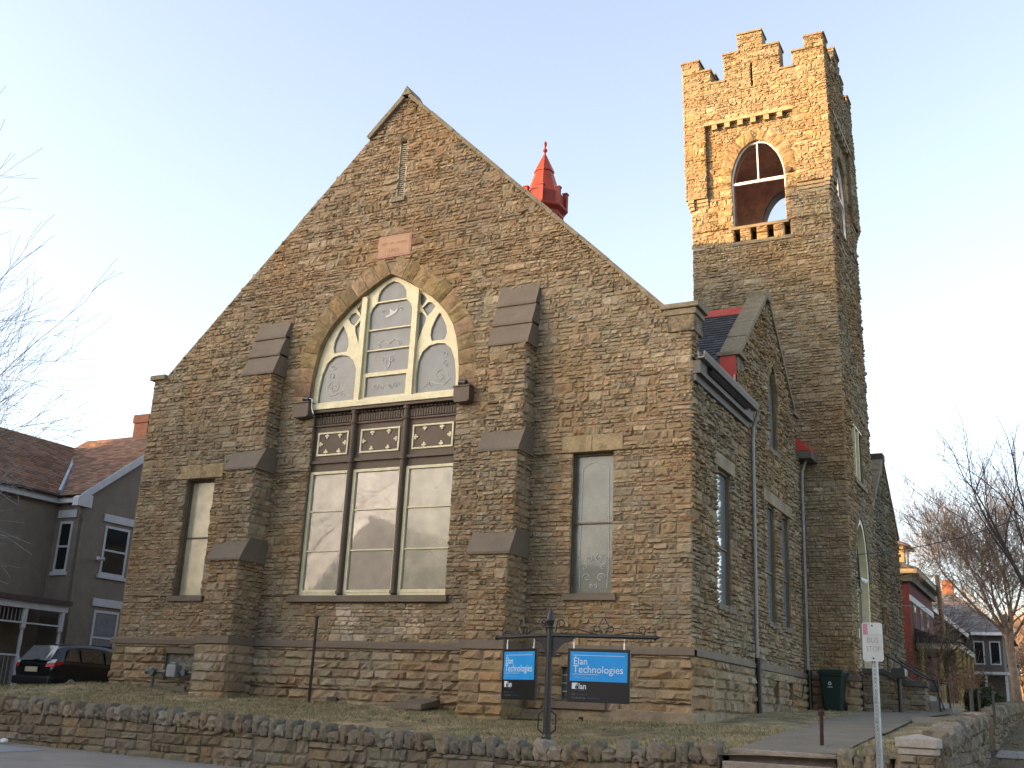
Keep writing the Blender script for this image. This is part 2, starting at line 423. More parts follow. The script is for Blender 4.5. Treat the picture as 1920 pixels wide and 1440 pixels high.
ly = np.unique(np.r_[np.linspace(-4.62,1,40), np.linspace(1,20,50), np.linspace(20,90,36)])
def lawn_noise(x,y): return lawn_z(x,y)+.018*np.sin(x*2.3+1.7*np.sin(y*1.9))*np.cos(y*2.7+x)
sheet('lawn', lx, ly, lawn_noise, GRASSM)
def path_left(y): return np.interp(y,[-4.5,0,4,8,10],[17.28,17.3,17.32,17.35,17.2])
PATHM = mat('path_concrete', (.145,.128,.096), .92, .14, 1.6, .004, 50)
sheet('path', np.linspace(17.3,18.85,6), np.linspace(-4.35,10.6,40), lawn_z, PATHM, dz=.035)
# landing slab leading to the gap in the side wall
mb = MB(); mb.box((18.85,3.5,-.1),(20.15,5.3,.36)); o = mb.build('landing_slab', CONC); o['kind'] = 'structure'
mb = MB(); mb.box((17.3,10.6,.0),(20.1,14.2,.56)); o = mb.build('landing_slab', CONC); o['kind'] = 'structure'
# driveway by the neighbouring house
sheet('driveway', np.linspace(-8.6,-2.6,8), np.linspace(1.5,40,20), lawn_z, ASPH, dz=.012)

# ================================================================== THE CHURCH
W = 15.3
church = empty('church', (7.65, 5, 0), 'large tan rock-faced stone church with a steep gable front and square battlemented corner tower', 'church')
FF = Face((0,0,0), (1,0,0), (0,-1,0))
FS = Face((W,0,0), (0,1,0), (1,0,0))

arc_half = [(2.15,7.05),(2.15,7.5),(2.13,7.9),(2.05,8.4),(1.90,8.85),(1.64,9.25),(1.18,9.68),(.75,9.99),(.35,10.23),(0,10.40)]
CX = 7.55
def hw(z): 
    if z < 7.05 or z > 10.40: return 0
    zz = [q[1] for q in arc_half]; return float(np.interp(z, zz, [q[0] for q in arc_half]))
def gable_iv(z, vx=0.0):
    sl = .978; zt = 15.45
    if z <= 8.35: a, b = 0, W
    else:
        h = (zt-z)/sl; a, b = max(0, 7.62-h), min(W, 7.62+h)
        if b <= a: return []
    cuts = []
    if 2.46 < z < 5.46: cuts += [(1.65,2.65),(12.65,13.65)]
    if 2.44 < z <= 7.05: cuts += [(5.56,9.72)]
    elif 7.05 < z < 10.40: cuts += [(CX-hw(z)-vx, CX+hw(z)+vx)]
    if vx and 10.4 <= z < 10.72: cuts += [(CX-.25, CX+.25)]
    if vx: a += .05; b -= .0
    if 12.5 < z < 14.1: cuts += [(7.52,7.74)]
    if 10.84 < z < 11.44: cuts += [(7.1,8.1)]
    if 5.47 < z < 5.84: cuts += [(1.4,2.9),(12.4,13.85)]
    if z < 1.2 and z > .42: cuts += [(1.75,2.9)]
    if .35 < z < 1.0: cuts += [(12.55,13.5)]
    return subtract([(a,b)], cuts)
def grime(a, z):
    # weathering: the lowest courses and the upper gable differ in hue
    k = np.ones((len(a),3))
    k *= (1+.10*np.sin(a*.9+z*.5)*np.cos(z*1.1-a*.35))[:,None]
    low = np.clip((z-9)/5,0,1)[:,None]; k *= 1-low*np.array((-.03,.02,.02))
    patch = ((abs(a-7.15) < .35) & (z < 2.3))|((abs(a-8.85) < .3)&(z < 2.3)&(z>1.5)); k[patch] *= np.array((1.45,1.5,1.6))
    return k
stone_wall('wall', FF, 1.40, 15.35, gable_iv, church, 'wall', ivs=lambda z: gable_iv(z,.44), breaks=(1.40,2.44,2.46,5.46,5.47,5.84,7.05,8.35,10.40,10.84,11.44,12.5,14.1), ext=.035, tint=grime)
stone_wall('plinth_wall', Face((0,-.05,0),(1,0,0),(0,-1,0)), -.30, 1.27, gable_iv, church, 'wall', breaks=(.35,.42,1.0,1.2), mode='course', ext=.05, depth=(.05,.095))
bx('basement_infill', (1.75,.02,.42), (2.9,.30,1.2), mat('patched_rubble', (.16,.15,.12), .95, .4, 7, .04, 14), church)
def side_iv(z, vx=0.0):
    top = []
    a, b = 0.0, 10.35
    if z > 7.55:
        # only the cross gable stands above the eaves
        g0, g1 = 3.55, 9.45
        if z > 8.5:
            h = (11.05-z)/.88; g0, g1 = 6.5-h, 6.5+h
            if g1 <= g0: return []
        segs = [(g0,g1)]
        if z < 8.2: segs = [(0,.45)]+segs
    else: segs = [(a,b)]
    cuts = []
    if 2.46 < z < 5.42: cuts += [(1.75,2.85),(5.95,6.95),(7.55,8.5)]
    if 5.42 < z < 5.75: cuts += [(1.5,3.1),(5.7,8.75)]
    if 6.95 < z < 9.30:
        w = .52 if z < 8.1 else .52*math.sqrt(max(0,1-((z-8.1)/1.2)**1.6)); cuts += [(7.0-w-(vx if z > 8.1 else 0),7.0+w+(vx if z > 8.1 else 0))]
    if .5 < z < 1.08: cuts += [(6.25,6.85),(7.8,8.35)]
    return subtract(segs, cuts)
stone_wall('wall', FS, 1.40, 10.95, side_iv, church, 'side', ivs=lambda z: side_iv(z,.14), breaks=(2.46,5.42,5.75,6.95,7.55,8.1,8.2,8.5,9.3), ext=.02, hs=(.16,.24), maxw=.40, depth=(.04,.09))
stone_wall('plinth_wall', Face((W+.05,-.05,0),(0,1,0),(1,0,0)), .0, 1.27, side_iv, church, 'side', breaks=(.5,1.08), mode='course', ext=.03, depth=(.05,.095))
# corner pier of the gable carried above the eaves, front block with cap
F2 = Face((W+.02,0,0),(0,1,0),(1,0,0))
stone_wall('corner_pier', F2, 8.16, 8.36, lambda z: [(0,.42)], church, 'side', thick=.3, ext=.03)
mb = MB(); mb.box((14.72,-.10,8.32),(15.46,.52,8.46)); mb.box((14.66,-.15,8.462),(15.53,.58,8.58)); mb.build('kneeler_cap', COPE, church, bevel=.02)
bx('kneeler_block', (14.82,-.075,7.95), (15.42,.5,8.318), mat('stained_kneeler_stone', (.24,.185,.11), .9, .45, 4, .03, 12, col2=(.05,.042,.033)), church, bevel=.02)
mb = MB(); mb.box((-.12,-.10,8.32),(.42,.5,8.46)); mb.build('kneeler_cap', COPE, church, bevel=.02)

# copings
def coping(name, pts, F, w0, w1, t, m, parent, segs=None, warp=None):
    mb = MB()
    for (a0,z0),(a1,z1) in zip(pts, pts[1:]):
        L = math.hypot(a1-a0, z1-z0); n = max(1, round(L/1.05))
        ux, uz = (a1-a0)/L, (z1-z0)/L; nx_, nz_ = -uz, ux
        if nz_ < 0: nx_, nz_ = -nx_, -nz_
        for i in range(n):
            s0, s1 = L*i/n+.006, L*(i+1)/n-.006; j = random.uniform(-.012,.012)
            q = [(a0+ux*s0+nx_*j, z0+uz*s0+nz_*j),(a0+ux*s1+nx_*j, z0+uz*s1+nz_*j),(a0+ux*s1+nx_*(t+j), z0+uz*s1+nz_*(t+j)),(a0+ux*s0+nx_*(t+j), z0+uz*s0+nz_*(t+j))]
            mb.prism(q, lambda a,z,d: F(a,z,d), w0, w1)
    return mb.build(name, m, parent, warp, bevel=.012)
coping('coping', [(7.66,15.38),(14.80,8.41)], FF, .11, -.50, .10, COPE, church)
coping('coping', [(7.58,15.36),(6.54,14.34)], FF, .13, -.50, .13, COPE, church)
coping('coping', [(6.50,14.38),(.1,8.10)], FF, -.04, -.50, .05, COPE, church)
mb = MB(); mb.prism([(7.47,15.42),(7.78,15.42),(7.63,15.68)], lambda a,z,d: FF(a,z,d), .13, -.52); mb.build('apex_stone', COPE, church)

# voussoirs and the big window
outl = [(CX+a,z) for a,z in arc_half]+[(CX-a,z) for a,z in arc_half[::-1]][1:]
inner_cw = outl[::-1]
right_up = [(CX+a,z) for a,z in arc_half]
left_up = [(CX-a,z) for a,z in arc_half]
sm = lambda P: resample(P, .02).tolist()
voussoirs('arch_stones', FF, left_up, .50, .36, church)
# mirrored side: reverse order so the normal points outwards
voussoirs('arch_stones', FF, right_up[::-1], .50, .36, church)
win = MB(); fbox(win, FF, CX-2.15, CX+2.15, 7.0, 7.155, .10, -.35); 
big = win.build('window', CREAM, church, bevel=.008)
def mir(P): return [(2*CX-a,z) for a,z in P]
pa = [(8.44,7.24),(8.42,7.68),(8.46,8.05),(8.56,8.27),(8.74,8.41),(8.97,8.45),(9.18,8.42),(9.36,8.27),(9.48,7.98),(9.54,7.59),(9.55,7.24)]
pb = [(8.80,8.52),(8.75,8.68),(8.77,8.86),(8.85,9.04),(8.97,9.24),(9.09,9.06),(9.19,8.85),(9.22,8.68),(9.17,8.52)]
pc = [(8.38,9.82),(8.49,9.75),(8.59,9.64),(8.45,9.45),(8.38,9.58)]
pd = [(8.47,9.41),(8.63,9.55),(8.74,9.52),(8.84,9.41),(8.73,9.26),(8.63,9.19)]
pe = [(8.38,9.27),(8.44,9.33),(8.60,9.16),(8.59,9.04),(8.49,8.80),(8.39,8.47)]
ctr = [[(7.12,9.745),(7.14,9.95),(7.24,10.10),(7.40,10.20),(7.55,10.25),(7.70,10.20),(7.86,10.10),(7.96,9.95),(7.98,9.745)],
       [(6.92,9.015),(6.92,9.44),(6.99,9.60),(7.12,9.71),(7.98,9.71),(8.11,9.60),(8.18,9.44),(8.18,9.015)],
       [(6.92,8.475),(8.18,8.475),(8.18,8.985),(6.92,8.985)], [(6.92,7.88),(8.18,7.88),(8.18,8.445),(6.92,8.445)], [(6.96,7.26),(8.14,7.26),(8.14,7.78),(6.96,7.78)]]
holes = [pa,pb,pc,pd,pe]+[mir(p) for p in (pa,pb,pc,pd,pe)]+ctr
o_in = [(CX+a*.995,z-.01) for a,z in arc_half]+[(CX-a*.995,z-.01) for a,z in arc_half[::-1]][1:]
plate_with_holes('tracery', o_in, holes, FF, -.135, .05, CREAM, big)
mb = MB(); mb.prism([(CX+a*.97,z) for a,z in arc_half]+[(CX-a*.97,z) for a,z in arc_half[::-1]][1:], lambda a,z,d: FF(a,z,d), -.165, -.185); mb.build('pane', G_UP, big)
mb = MB()
for a in (6.79, 8.31): fbox(mb, FF, a-.075, a+.075, 7.155, 9.9 if True else 9, -.02, -.069)
mb.build('mullion', CREAM, big)
# painted scrolls and the dove on the glass
SCR = mat('white_glass_paint', (.42,.45,.43), .5, .1, 3)
def spiral(cx, cz, r, turns, a0, sgn=1, n=16): return [(cx+sgn*r*(1-i/n*.85)*math.cos(a0+turns*2*math.pi*i/n), cz+r*(1-i/n*.85)*math.sin(a0+turns*2*math.pi*i/n)) for i in range(n+1)]
mb = MB()
def line2(P, r=.009, d=-.16): mb.tube([FF(a,z,d) for a,z in P], r, 4)
for sg in (1,-1):
    m_ = (lambda P: P) if sg == 1 else mir
    line2(m_(spiral(9.1,7.62,.20,1.3,0))); line2(m_(spiral(9.22,7.92,.10,1.2,1))); line2(m_(spiral(9.18,8.17,.09,1.2,3))); line2(m_([(8.6,7.35),(8.8,7.52),(8.98,7.45),(9.2,7.4),(9.36,7.55)])); line2(m_(spiral(8.83,7.42,.07,1.2,2)))
    line2(m_(spiral(7.83,7.52,.10,1.3,0))); line2(m_(spiral(7.68,7.50,.07,1.2,2))); line2(m_(spiral(7.68,8.2,.10,1.2,1))); line2(m_(spiral(7.86,8.6,.07,1.2,1)))
    line2(m_(spiral(7.83,9.5,.06,1.2,1))); line2(m_([(7.55,7.95),(7.62,8.05),(7.6,8.2)])); line2(m_([(7.55,8.6),(7.7,8.72),(7.85,8.68)]))
dove = [(a+.03,z-.14) for a,z in [(7.33,9.50),(7.42,9.52),(7.47,9.58),(7.44,9.70),(7.52,9.62),(7.6,9.59),(7.72,9.68),(7.66,9.56),(7.58,9.51),(7.48,9.47),(7.38,9.44)]]
mb.prism(dove, lambda a,z,d: FF(a,z,d), -.152, -.164)
mb.build('painted_scrollwork', SCR, big)

# lower triple light
lowf = MB()
for a0,a1,z0,z1 in ((5.58,9.72,2.46,2.53),): fbox(lowf, FF, a0, a1, z0, z1, -.10, -.2)
triple = lowf.build('window', CREAM, church)
lights = [(5.58,6.72),(6.86,8.22),(8.36,9.72)]
for (a0,a1) in lights:
    f = MB(); t = .085
    fbox(f, FF, a0, a0+t, 2.50, 5.46, -.09, -.17); fbox(f, FF, a1-t*.6, a1, 2.50, 5.46, -.09, -.17)
    fbox(f, FF, a0+t, a1-t*.6, 5.39, 5.46, -.091, -.17); fbox(f, FF, a0+t, a1-t*.6, 2.531, 2.60, -.091, -.17)
    for zb in (3.50,4.46): fbox(f, FF, a0+t, a1-t*.6, zb, zb+.035, -.105, -.16)
    f.build('sash_frame', CREAM, triple, bevel=.006)
    p = MB(); fbox(p, FF, a0+.02, a1-.02, 2.55, 5.44, -.14, -.165); p.build('pane', {5.58: glass('leaded_glass_grey_reflect', (.15,.147,.115), .3, .5, 6.5, .018, (.14,.13,.10), .35, cior=1.32, bump=.0006), 6.86: glass('leaded_glass_tan_reflect', (.16,.138,.105), .3, .5, 6.5, .016, (.15,.125,.10), .3, cior=1.5, bump=.0006), 8.36: glass('leaded_glass_cream_reflect', (.22,.205,.14), .3, .5, 6.5, .018, (.19,.17,.12), .35, cior=1.3, bump=.0006)}[a0], triple)  # pane base tints also carry light reflected from across the street
mb = MB()
for a in (6.79,8.29):
    mb.tube([FF(a,2.55,-.04),FF(a,6.95,-.04)], .062, 12); fbox(mb, FF, a-.07, a+.07, 2.46, 6.95, -.06, -.2)
    for z in (2.5,5.62,6.6,6.85): mb.tube([FF(a,z,-.04),FF(a,z+.07,-.04)], .088, 12)
mb.build('colonette', BROWNW, triple)
sp = MB(); fbox(sp, FF, 5.56, 9.72, 5.461, 7.0, -.12, -.3); fbox(sp, FF, 5.56,9.72, 5.66,5.73, -.06,-.119); fbox(sp, FF, 5.56,9.72, 6.60,6.64, -.07,-.119); fbox(sp, FF, 5.56,9.72,6.93,6.999,.06,-.119)
fbox(sp, FF, 5.56, 9.72, 6.66, 6.84, -.09, -.119)
for i in range(58):
    a = 5.62+i*.0715
    fbox(sp, FF, a, a+.035, 6.665, 6.83, -.07, -.089)
for i in range(40):
    a = 5.64+i*.104; c = FF(a, 6.885, -.06); sp.lathe(c-np.array((0,0,.028)), [(.008,0),(.03,.012),(.03,.044),(.008,.056)], 8)
spo = sp.build('spandrel', BROWNW, church)
for (a0,a1) in ((5.62,6.70),(6.88,8.20),(8.38,9.66)):
    f = MB(); c = .14 if a0 != 6.88 else .16; z0, z1 = 5.86, 6.45; b0, b1 = a0+c-.06, a1-c+.06; t = .04
    fbox(f,FF,b0,b1,z0,z0+t,-.09,-.119); fbox(f,FF,b0,b1,z1-t,z1,-.09,-.119); fbox(f,FF,b0,b0+t,z0+t,z1-t,-.09,-.119); fbox(f,FF,b1-t,b1,z0+t,z1-t,-.09,-.119)
    def leaf(a, z, dx, dz):
        for k,(r,o) in enumerate(((.034,.050),(.025,.098))):
            cx, cz = a+dx*o, z+dz*o
            f.prism([(cx+r*math.cos(t_*math.pi/5), cz+r*math.sin(t_*math.pi/5)) for t_ in range(10)], lambda p,q,d: FF(p,q,d), -.088-.004*k, -.118)
        f.prism([(a-.008,z-.008),(a+.008+dx*.05,z-.008),(a+.008+dx*.05,z+.008+dz*.05),(a-.008,z+.008+dz*.05)], lambda p,q,d: FF(p,q,d), -.093, -.118)
        for s_ in (-1,1):
            cx, cz = a+dx*.05+dz*s_*.040, z+dz*.05+dx*s_*.040
            f.prism([(cx+.023*math.cos(t_*math.pi/4), cz+.023*math.sin(t_*math.pi/4)) for t_ in range(8)], lambda p,q,d: FF(p,q,d), -.090, -.118)
    w = b1-b0
    for fr in (.30,.72): leaf(b0+w*fr, z0+t, 0, 1); leaf(b0+w*fr, z1-t, 0, -1)
    leaf(b0+t,(z0+z1)/2,1,0); leaf(b1-t,(z0+z1)/2,-1,0)
    f.build('panel_trim', CREAM, spo)
mb = MB(); fbox(mb, FF, 5.40, 9.80, 2.30, 2.44, .14, -.25); fbox(mb, FF, 5.5, 9.72, 2.441, 2.46, .05, -.25)
mb.build('sill', BROWN, church, bevel=.01)
for a0,a1 in ((5.10,5.58),(9.72,10.14)):
    mb = MB(); mb.prism([(a0,6.84),(a0+.06,6.80),(a1-.06,6.80),(a1,6.84),(a1,7.16),(a0,7.16)], lambda a,z,d: FF(a,z,d), .26, -.02); fbox(mb, FF, a0-.02,a1+.02,7.161,7.2,.28,-.02)
    mb.build('label_stop', BROWNW, church, bevel=.01)
for a,cab in ((5.42,True),(9.90,False)):
    t = empty('floodlight', FF(a,7.2,.15), 'small black floodlight on the brown stop at the %s foot of the big arch' % ('left' if cab else 'right'), 'floodlight', 'floodlights beside the arched window')
    mb = MB(); c = FF(a,7.28,.16); mb.tube([c+np.array((-.09,0,.02)), c+np.array((.09,0,-.01))], [.06,.075], 10); mb.tube([c-np.array((0,0,.09)), c], .02, 6); mb.build('lamp_head', IRON, t)
    if cab: mb = MB(); mb.tube([c+np.array((.05,-.02,.03)), c+np.array((.2,-.03,-.02)), c+np.array((.22,-.04,-.25)), c+np.array((.3,-.05,-.42))], .013, 6); mb.build('cable', WHITE, t)

# side windows of the front, lintels, sills
def sash(F, a0, a1, z0, z1, parent, m=G_SIDE, d=-.16, bars=(.5,), fm=None, arch=None, name='window', sill=True):
    fm = fm or mat('tan_window_frame', (.13,.105,.07), .6, .1, 3); t = .045
    f = MB(); fbox(f,F,a0,a0+t,z0,z1,d+.05,d-.06); fbox(f,F,a1-t,a1,z0,z1,d+.05,d-.06); fbox(f,F,a0+t,a1-t,z0,z0+t,d+.049,d-.06); fbox(f,F,a0+t,a1-t,z1-t,z1,d+.049,d-.06)
    for b in bars: zz = z0+(z1-z0)*b; fbox(f,F,a0+t,a1-t,zz-.018,zz+.018,d+.03,d-.04)
    w = f.build(name, fm, parent)
    p = MB(); fbox(p,F,a0+.02,a1-.02,z0+.02,z1-.02,d-.01,d-.03); p.build('pane', m, w)
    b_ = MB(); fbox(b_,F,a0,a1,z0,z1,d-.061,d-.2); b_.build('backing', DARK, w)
    if sill: s_ = MB(); fbox(s_,F,a0-.09,a1+.09,z0-.13,z0,.09,-.2); s_.build('sill', BROWN, w, bevel=.008)
    return w
def scroll_panel(F, a0, a1, z0, z1, d, parent):
    global mb, FF
    keep, K = mb, FF; mb = MB(); FF = F; ca = (a0+a1)/2
    for s_ in (1,-1):
        mm = (lambda P: P) if s_ == 1 else (lambda P: [(2*ca-a,z) for a,z in P])
        for (x,z,r,t0) in ((.16,.30,.10,0),(.22,.52,.07,1),(.12,.70,.09,2),(.06,.12,.05,1)): mb.tube([F(a,zz,d) for a,zz in mm(spiral(ca+x,z0+z,r,1.25,t0))], .010, 4)
        mb.tube([F(a,zz,d) for a,zz in mm([(ca+.3,z0+.08),(ca+.33,z0+.5),(ca+.3,z1-.25),(ca+.15,z1-.16),(ca,z1-.12)])], .008, 4)
    o = mb.build('painted_scrollwork', SCR, parent); mb, FF = keep, K; return o
GCREAM = glass('pale_obscured_glass', (.46,.41,.28), .2, .6, var=.2)
w = sash(FF, 12.65, 13.65, 2.46, 5.46, church); scroll_panel(FF, 12.65, 13.65, 2.52, 5.40, -.165, w)
w = sash(FF, 1.65, 2.65, 2.46, 5.46, church, m=GCREAM, d=-.22); 
mb = MB(); mb.prism([(2.36,4.62),(2.42,4.60),(2.50,4.9),(2.56,5.0),(2.52,5.02),(2.44,4.9)], lambda a,z,d: FF(a,z,d), -.22, -.226); mb.build('dark_patch', DARK, w)
for a0,a1 in ((1.42,2.88),(12.42,13.83)):
    for p0,p1 in ((a0,(a0+a1)/2-.004),((a0+a1)/2+.004,a1)): mb = MB(); fbox(mb,FF,p0,p1,5.475,5.835,.045,-.3); mb.build('lintel', mat('ochre_lintel', (.26,.20,.11), .9, .3, 4, .02, 14), church, bevel=.012)
for a0,a1,zz in ((1.75,2.85,2.46),(5.95,6.95,2.46),(7.55,8.5,2.46)):
    sash(FS, a0, a1, zz, 5.42, church, m=G_BLUE, d=-.09, bars=(.42,))
for p0,p1 in ((1.5,3.1),(5.7,8.75)): mb = MB(); fbox(mb,FS,p0,p1,5.43,5.74,.06,-.3); mb.build('lintel', TAN, church, bevel=.012)
# lancet in the cross gable
def lanc(c, w, z0, zs, zt, n=8): return [(c-w,z0),(c+w,z0)]+[(c+w*math.sqrt(max(0,1-(i/n)**1.6)), zs+(zt-zs)*i/n) for i in range(n+1)]+[(c-w*math.sqrt(max(0,1-(i/n)**1.6)), zs+(zt-zs)*i/n) for i in range(n-1,-1,-1)]
LP = lanc(7.0,.50,6.98,8.1,9.28)
lw = plate_with_holes('window', LP, [lanc(7.0,.43,7.05,8.1,9.18)], FS, -.09, .06, BROWNW, church)
mb = MB(); mb.prism(lanc(7.0,.45,7.0,8.1,9.2), lambda a,z,d: FS(a,z,d), -.10, -.12); mb.build('pane', G_BLUE, lw)
mb = MB(); fbox(mb,FS,6.4,7.6,6.82,6.95,.08,-.2); mb.build('sill', BROWN, lw, bevel=.008)
voussoirs('arch_stones', FS, [(7.0-.52*math.sqrt(max(0,1-(i/10)**1.6)), 8.1+1.2*i/10) for i in range(11)], .16, .28, church, base=(.24,.19,.11))
voussoirs('arch_stones', FS, [(7.0+.52*math.sqrt(max(0,1-(i/10)**1.6)), 8.1+1.2*i/10) for i in range(10,-1,-1)], .16, .28, church, base=(.24,.19,.11))
# slit in the gable, with louvres
mb = MB()
for i in range(26): z = 12.56+i*.059; mb.prism([(7.53,0),(7.73,0),(7.73,.028),(7.53,.028)], lambda a,b,d,z=z: FF(a,z+b+(.03 if d > -.04 else 0)*-1,d), -.0, -.07)
fbox(mb,FF,7.50,7.535,12.5,14.1,.03,-.16); fbox(mb,FF,7.735,7.77,12.5,14.1,.03,-.16)
sl = mb.build('slit_vent', mat('grey_wood', (.33,.29,.21), .8, .2, 6), church)
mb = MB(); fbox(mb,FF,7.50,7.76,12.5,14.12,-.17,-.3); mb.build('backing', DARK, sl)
mb = MB(); fbox(mb,FF,7.38,7.80,12.36,12.5,.09,-.2); mb.build('sill', COPE, sl, bevel=.01)
voussoirs('arch_stones', FF, [(7.51,14.0),(7.53,14.09),(7.63,14.17),(7.73,14.09),(7.75,14.0)], .2, .12, church, base=(.22,.17,.10))
# date stone
ds = MB(); fbox(ds,FF,7.1,8.1,10.84,11.44,.045,-.2)
dso = ds.build('date_stone', mat('pink_sandstone', (.36,.20,.155), .85, .12, 5, .006, 20), church, bevel=.02)
mb = MB(); fbox(mb,FF,7.16,8.04,10.90,11.38,.052,.03); mb.build('inscribed_field', mat('buff_sandstone', (.37,.235,.145), .85, .10, 6, .004, 30), dso)
LET = mat('worn_lettering', (.27,.155,.11), .9, .1, 5)
text_mesh('lettering', 'FIRST REF. CHURCH', .088, FF, 7.6, 11.19, .053, LET, dso, .002, 'CENTER', .98)
text_mesh('lettering', '1882', .15, FF, 7.58, 10.97, .053, LET, dso, .002, 'CENTER', 1.1)
# basement window with glass block, behind the sign
bw = MB(); fbox(bw,FF,12.55,13.5,.36,1.0,-.08,-.14); bwo = bw.build('basement_window', G_SIDE, church)
mb = MB()
for i in range(1,5): fbox(mb,FF,12.55+i*.19-.008,12.55+i*.19+.008,.36,1.0,-.072,-.079)
for i in range(1,4): fbox(mb,FF,12.55,13.5,.36+i*.16-.008,.36+i*.16+.008,-.070,-.077)
mb.build('block_joint', WHITE, bwo)
mb = MB(); fbox(mb,FF,12.42,13.62,.18,.355,.22,-.2); mb.build('sill', BROWN, bwo, bevel=.01)
mb = MB(); fbox(mb,FF,12.40,13.66,1.0,1.255,.07,-.2); mb.build('lintel', TAN, bwo, bevel=.01)
mb = MB(); fbox(mb,FF,6.86,7.12,.02,.2,.14,.04); mb.build('vent', IRON, church)
mb = MB(); fbox(mb,FF,1.7,2.95,1.06,1.21,.08,-.1); mb.build('lintel', BROWN, church)
# side basement windows
for a0,a1 in ((6.25,6.85),(7.8,8.35)):
    w = sash(FS,a0,a1,.52,1.06,church,m=G_SIDE,d=-.1,bars=(.5,),name='basement_window'); 
mb = MB(); fbox(mb,FS,6.1,8.5,1.085,1.26,.09,-.1); mb.build('lintel', TAN, church)
# smooth footing at the right corner
mb = MB(); mb.prism([(11.7,-.35),(W+.14,-.35),(W+.14,.20),(13.6,.22),(11.7,.12)], lambda a,z,d: FF(a,z,d), .14, -.05); mb.build('footing', TAN, church, bevel=.02)
mb = MB(); mb.prism([(-.12,-.3),(6.5,.1),(.0,.24)], lambda a,z,d: FS(a,z,d), .12, -.05); mb.build('footing', TAN, church)

# string course
BUT = [(3.65,4.50),(10.80,11.65)]
mb = MB()
def string(a0,a1): mb.prism([(.13,1.27),(.13,1.385),(.07,1.43),(-.02,1.43),(-.02,1.27)], lambda d,z,a: FF(a,z,d), a0, a1)
prev = -.12
for b0,b1 in BUT:
    string(prev, b0-.09); prev = b1+.09
string(prev, W+.12)
for b0,b1 in BUT: fbox(mb,FF,b0-.09,b1+.09,1.262,1.44,1.05,-.01)
mb.prism([(.12,1.27),(.12,1.385),(.07,1.43),(-.02,1.43),(-.02,1.27)], lambda d,z,a: FS(a,z,d), -.129, 10.3)
mb.build('string_course', BROWN, church, bevel=.006)

# buttresses
for b0,b1 in BUT:
    bt = MB().box((b0+.05,-.9,-.2),(b1-.05,-.02,1.2)).build('buttress', MORTAR, church)
    stages = [(-.25,1.262,.98,.06),(1.44,3.25,.90,0),(3.25,5.50,.70,0),(5.50,8.00,.48,0)]
    for (z0,z1,dp,e) in stages:
        zz = z1+(.5 if z0 > 1 else 0)
        one = lambda z,dp=dp: [(0,dp)]
        md = 'course' if z0 < 1 else 'rubble'; dd = (.03,.065) if z0 > 1 else (.04,.08)
        stone_wall('face', Face((b0-e,-dp,0),(1,0,0),(0,-1,0)), z0, z1, lambda z,e=e: [(0,b1-b0+2*e)], bt, 'wall', mode=md, thick=min(.1,dp), ext=.03, depth=dd, hs=(.16,.24), maxw=.40)
        for (xx,nn) in ((b1+e,(1,0,0)),(b0-e,(-1,0,0))):
            stone_wall('cheek', Face((xx,-dp,0),(0,1,0),nn), z0, z1, lambda z,dp=dp: [(0,dp)], bt, 'wall', mode=md, thick=.1, ext=.0, depth=dd, hs=(.24,.34), maxw=.45)
    def cap(z0,z1,d0,d1,steps=1):
        c = MB()
        for i in range(steps):
            t0, t1 = i/steps, (i+1)/steps; za, zb = z0+(z1-z0)*t0, z0+(z1-z0)*t1; da, db = d0+(d1-d0)*t0, d0+(d1-d0)*t1
            c.prism([(da+.07,za-.05),(da+.075,za),(db+.015,zb-.004),(0,zb-.004),(0,za-.05)], lambda d,z,a: FF(a,z,d), b0-.085, b1+.085)
        c.build('weathering_cap', BROWN, bt)
    cap(3.25,3.78,.90,.66); cap(5.50,6.04,.70,.44); cap(8.0,9.58,.48,0,3)
    # raking sides above the shoulder
# roofs
def slate_mat():
    m = bpy.data.materials.new('slate'); m.use_nodes = True; nt = m.node_tree; N, L = nt.nodes, nt.links; b = N['Principled BSDF']
    b.inputs['Roughness'].default_value = .6; b.inputs['Specular IOR Level'].default_value = .35
    tc = N.new('ShaderNodeTexCoord'); a = N.new('ShaderNodeAttribute'); a.attribute_name = 'Col'
    no = N.new('ShaderNodeTexNoise'); no.inputs['Scale'].default_value = 9; no.inputs['Detail'].default_value = 5; L.new(tc.outputs['Object'], no.inputs['Vector'])
    mr = N.new('ShaderNodeMapRange'); mr.inputs[3].default_value = .6; mr.inputs[4].default_value = 1.4; L.new(no.outputs[0], mr.inputs[0])
    mu = N.new('ShaderNodeVectorMath'); mu.operation = 'SCALE'; L.new(a.outputs['Color'], mu.inputs[0]); L.new(mr.outputs[0], mu.inputs['Scale']); L.new(mu.outputs[0], b.inputs['Base Color'])
    return m
SLATE = slate_mat()
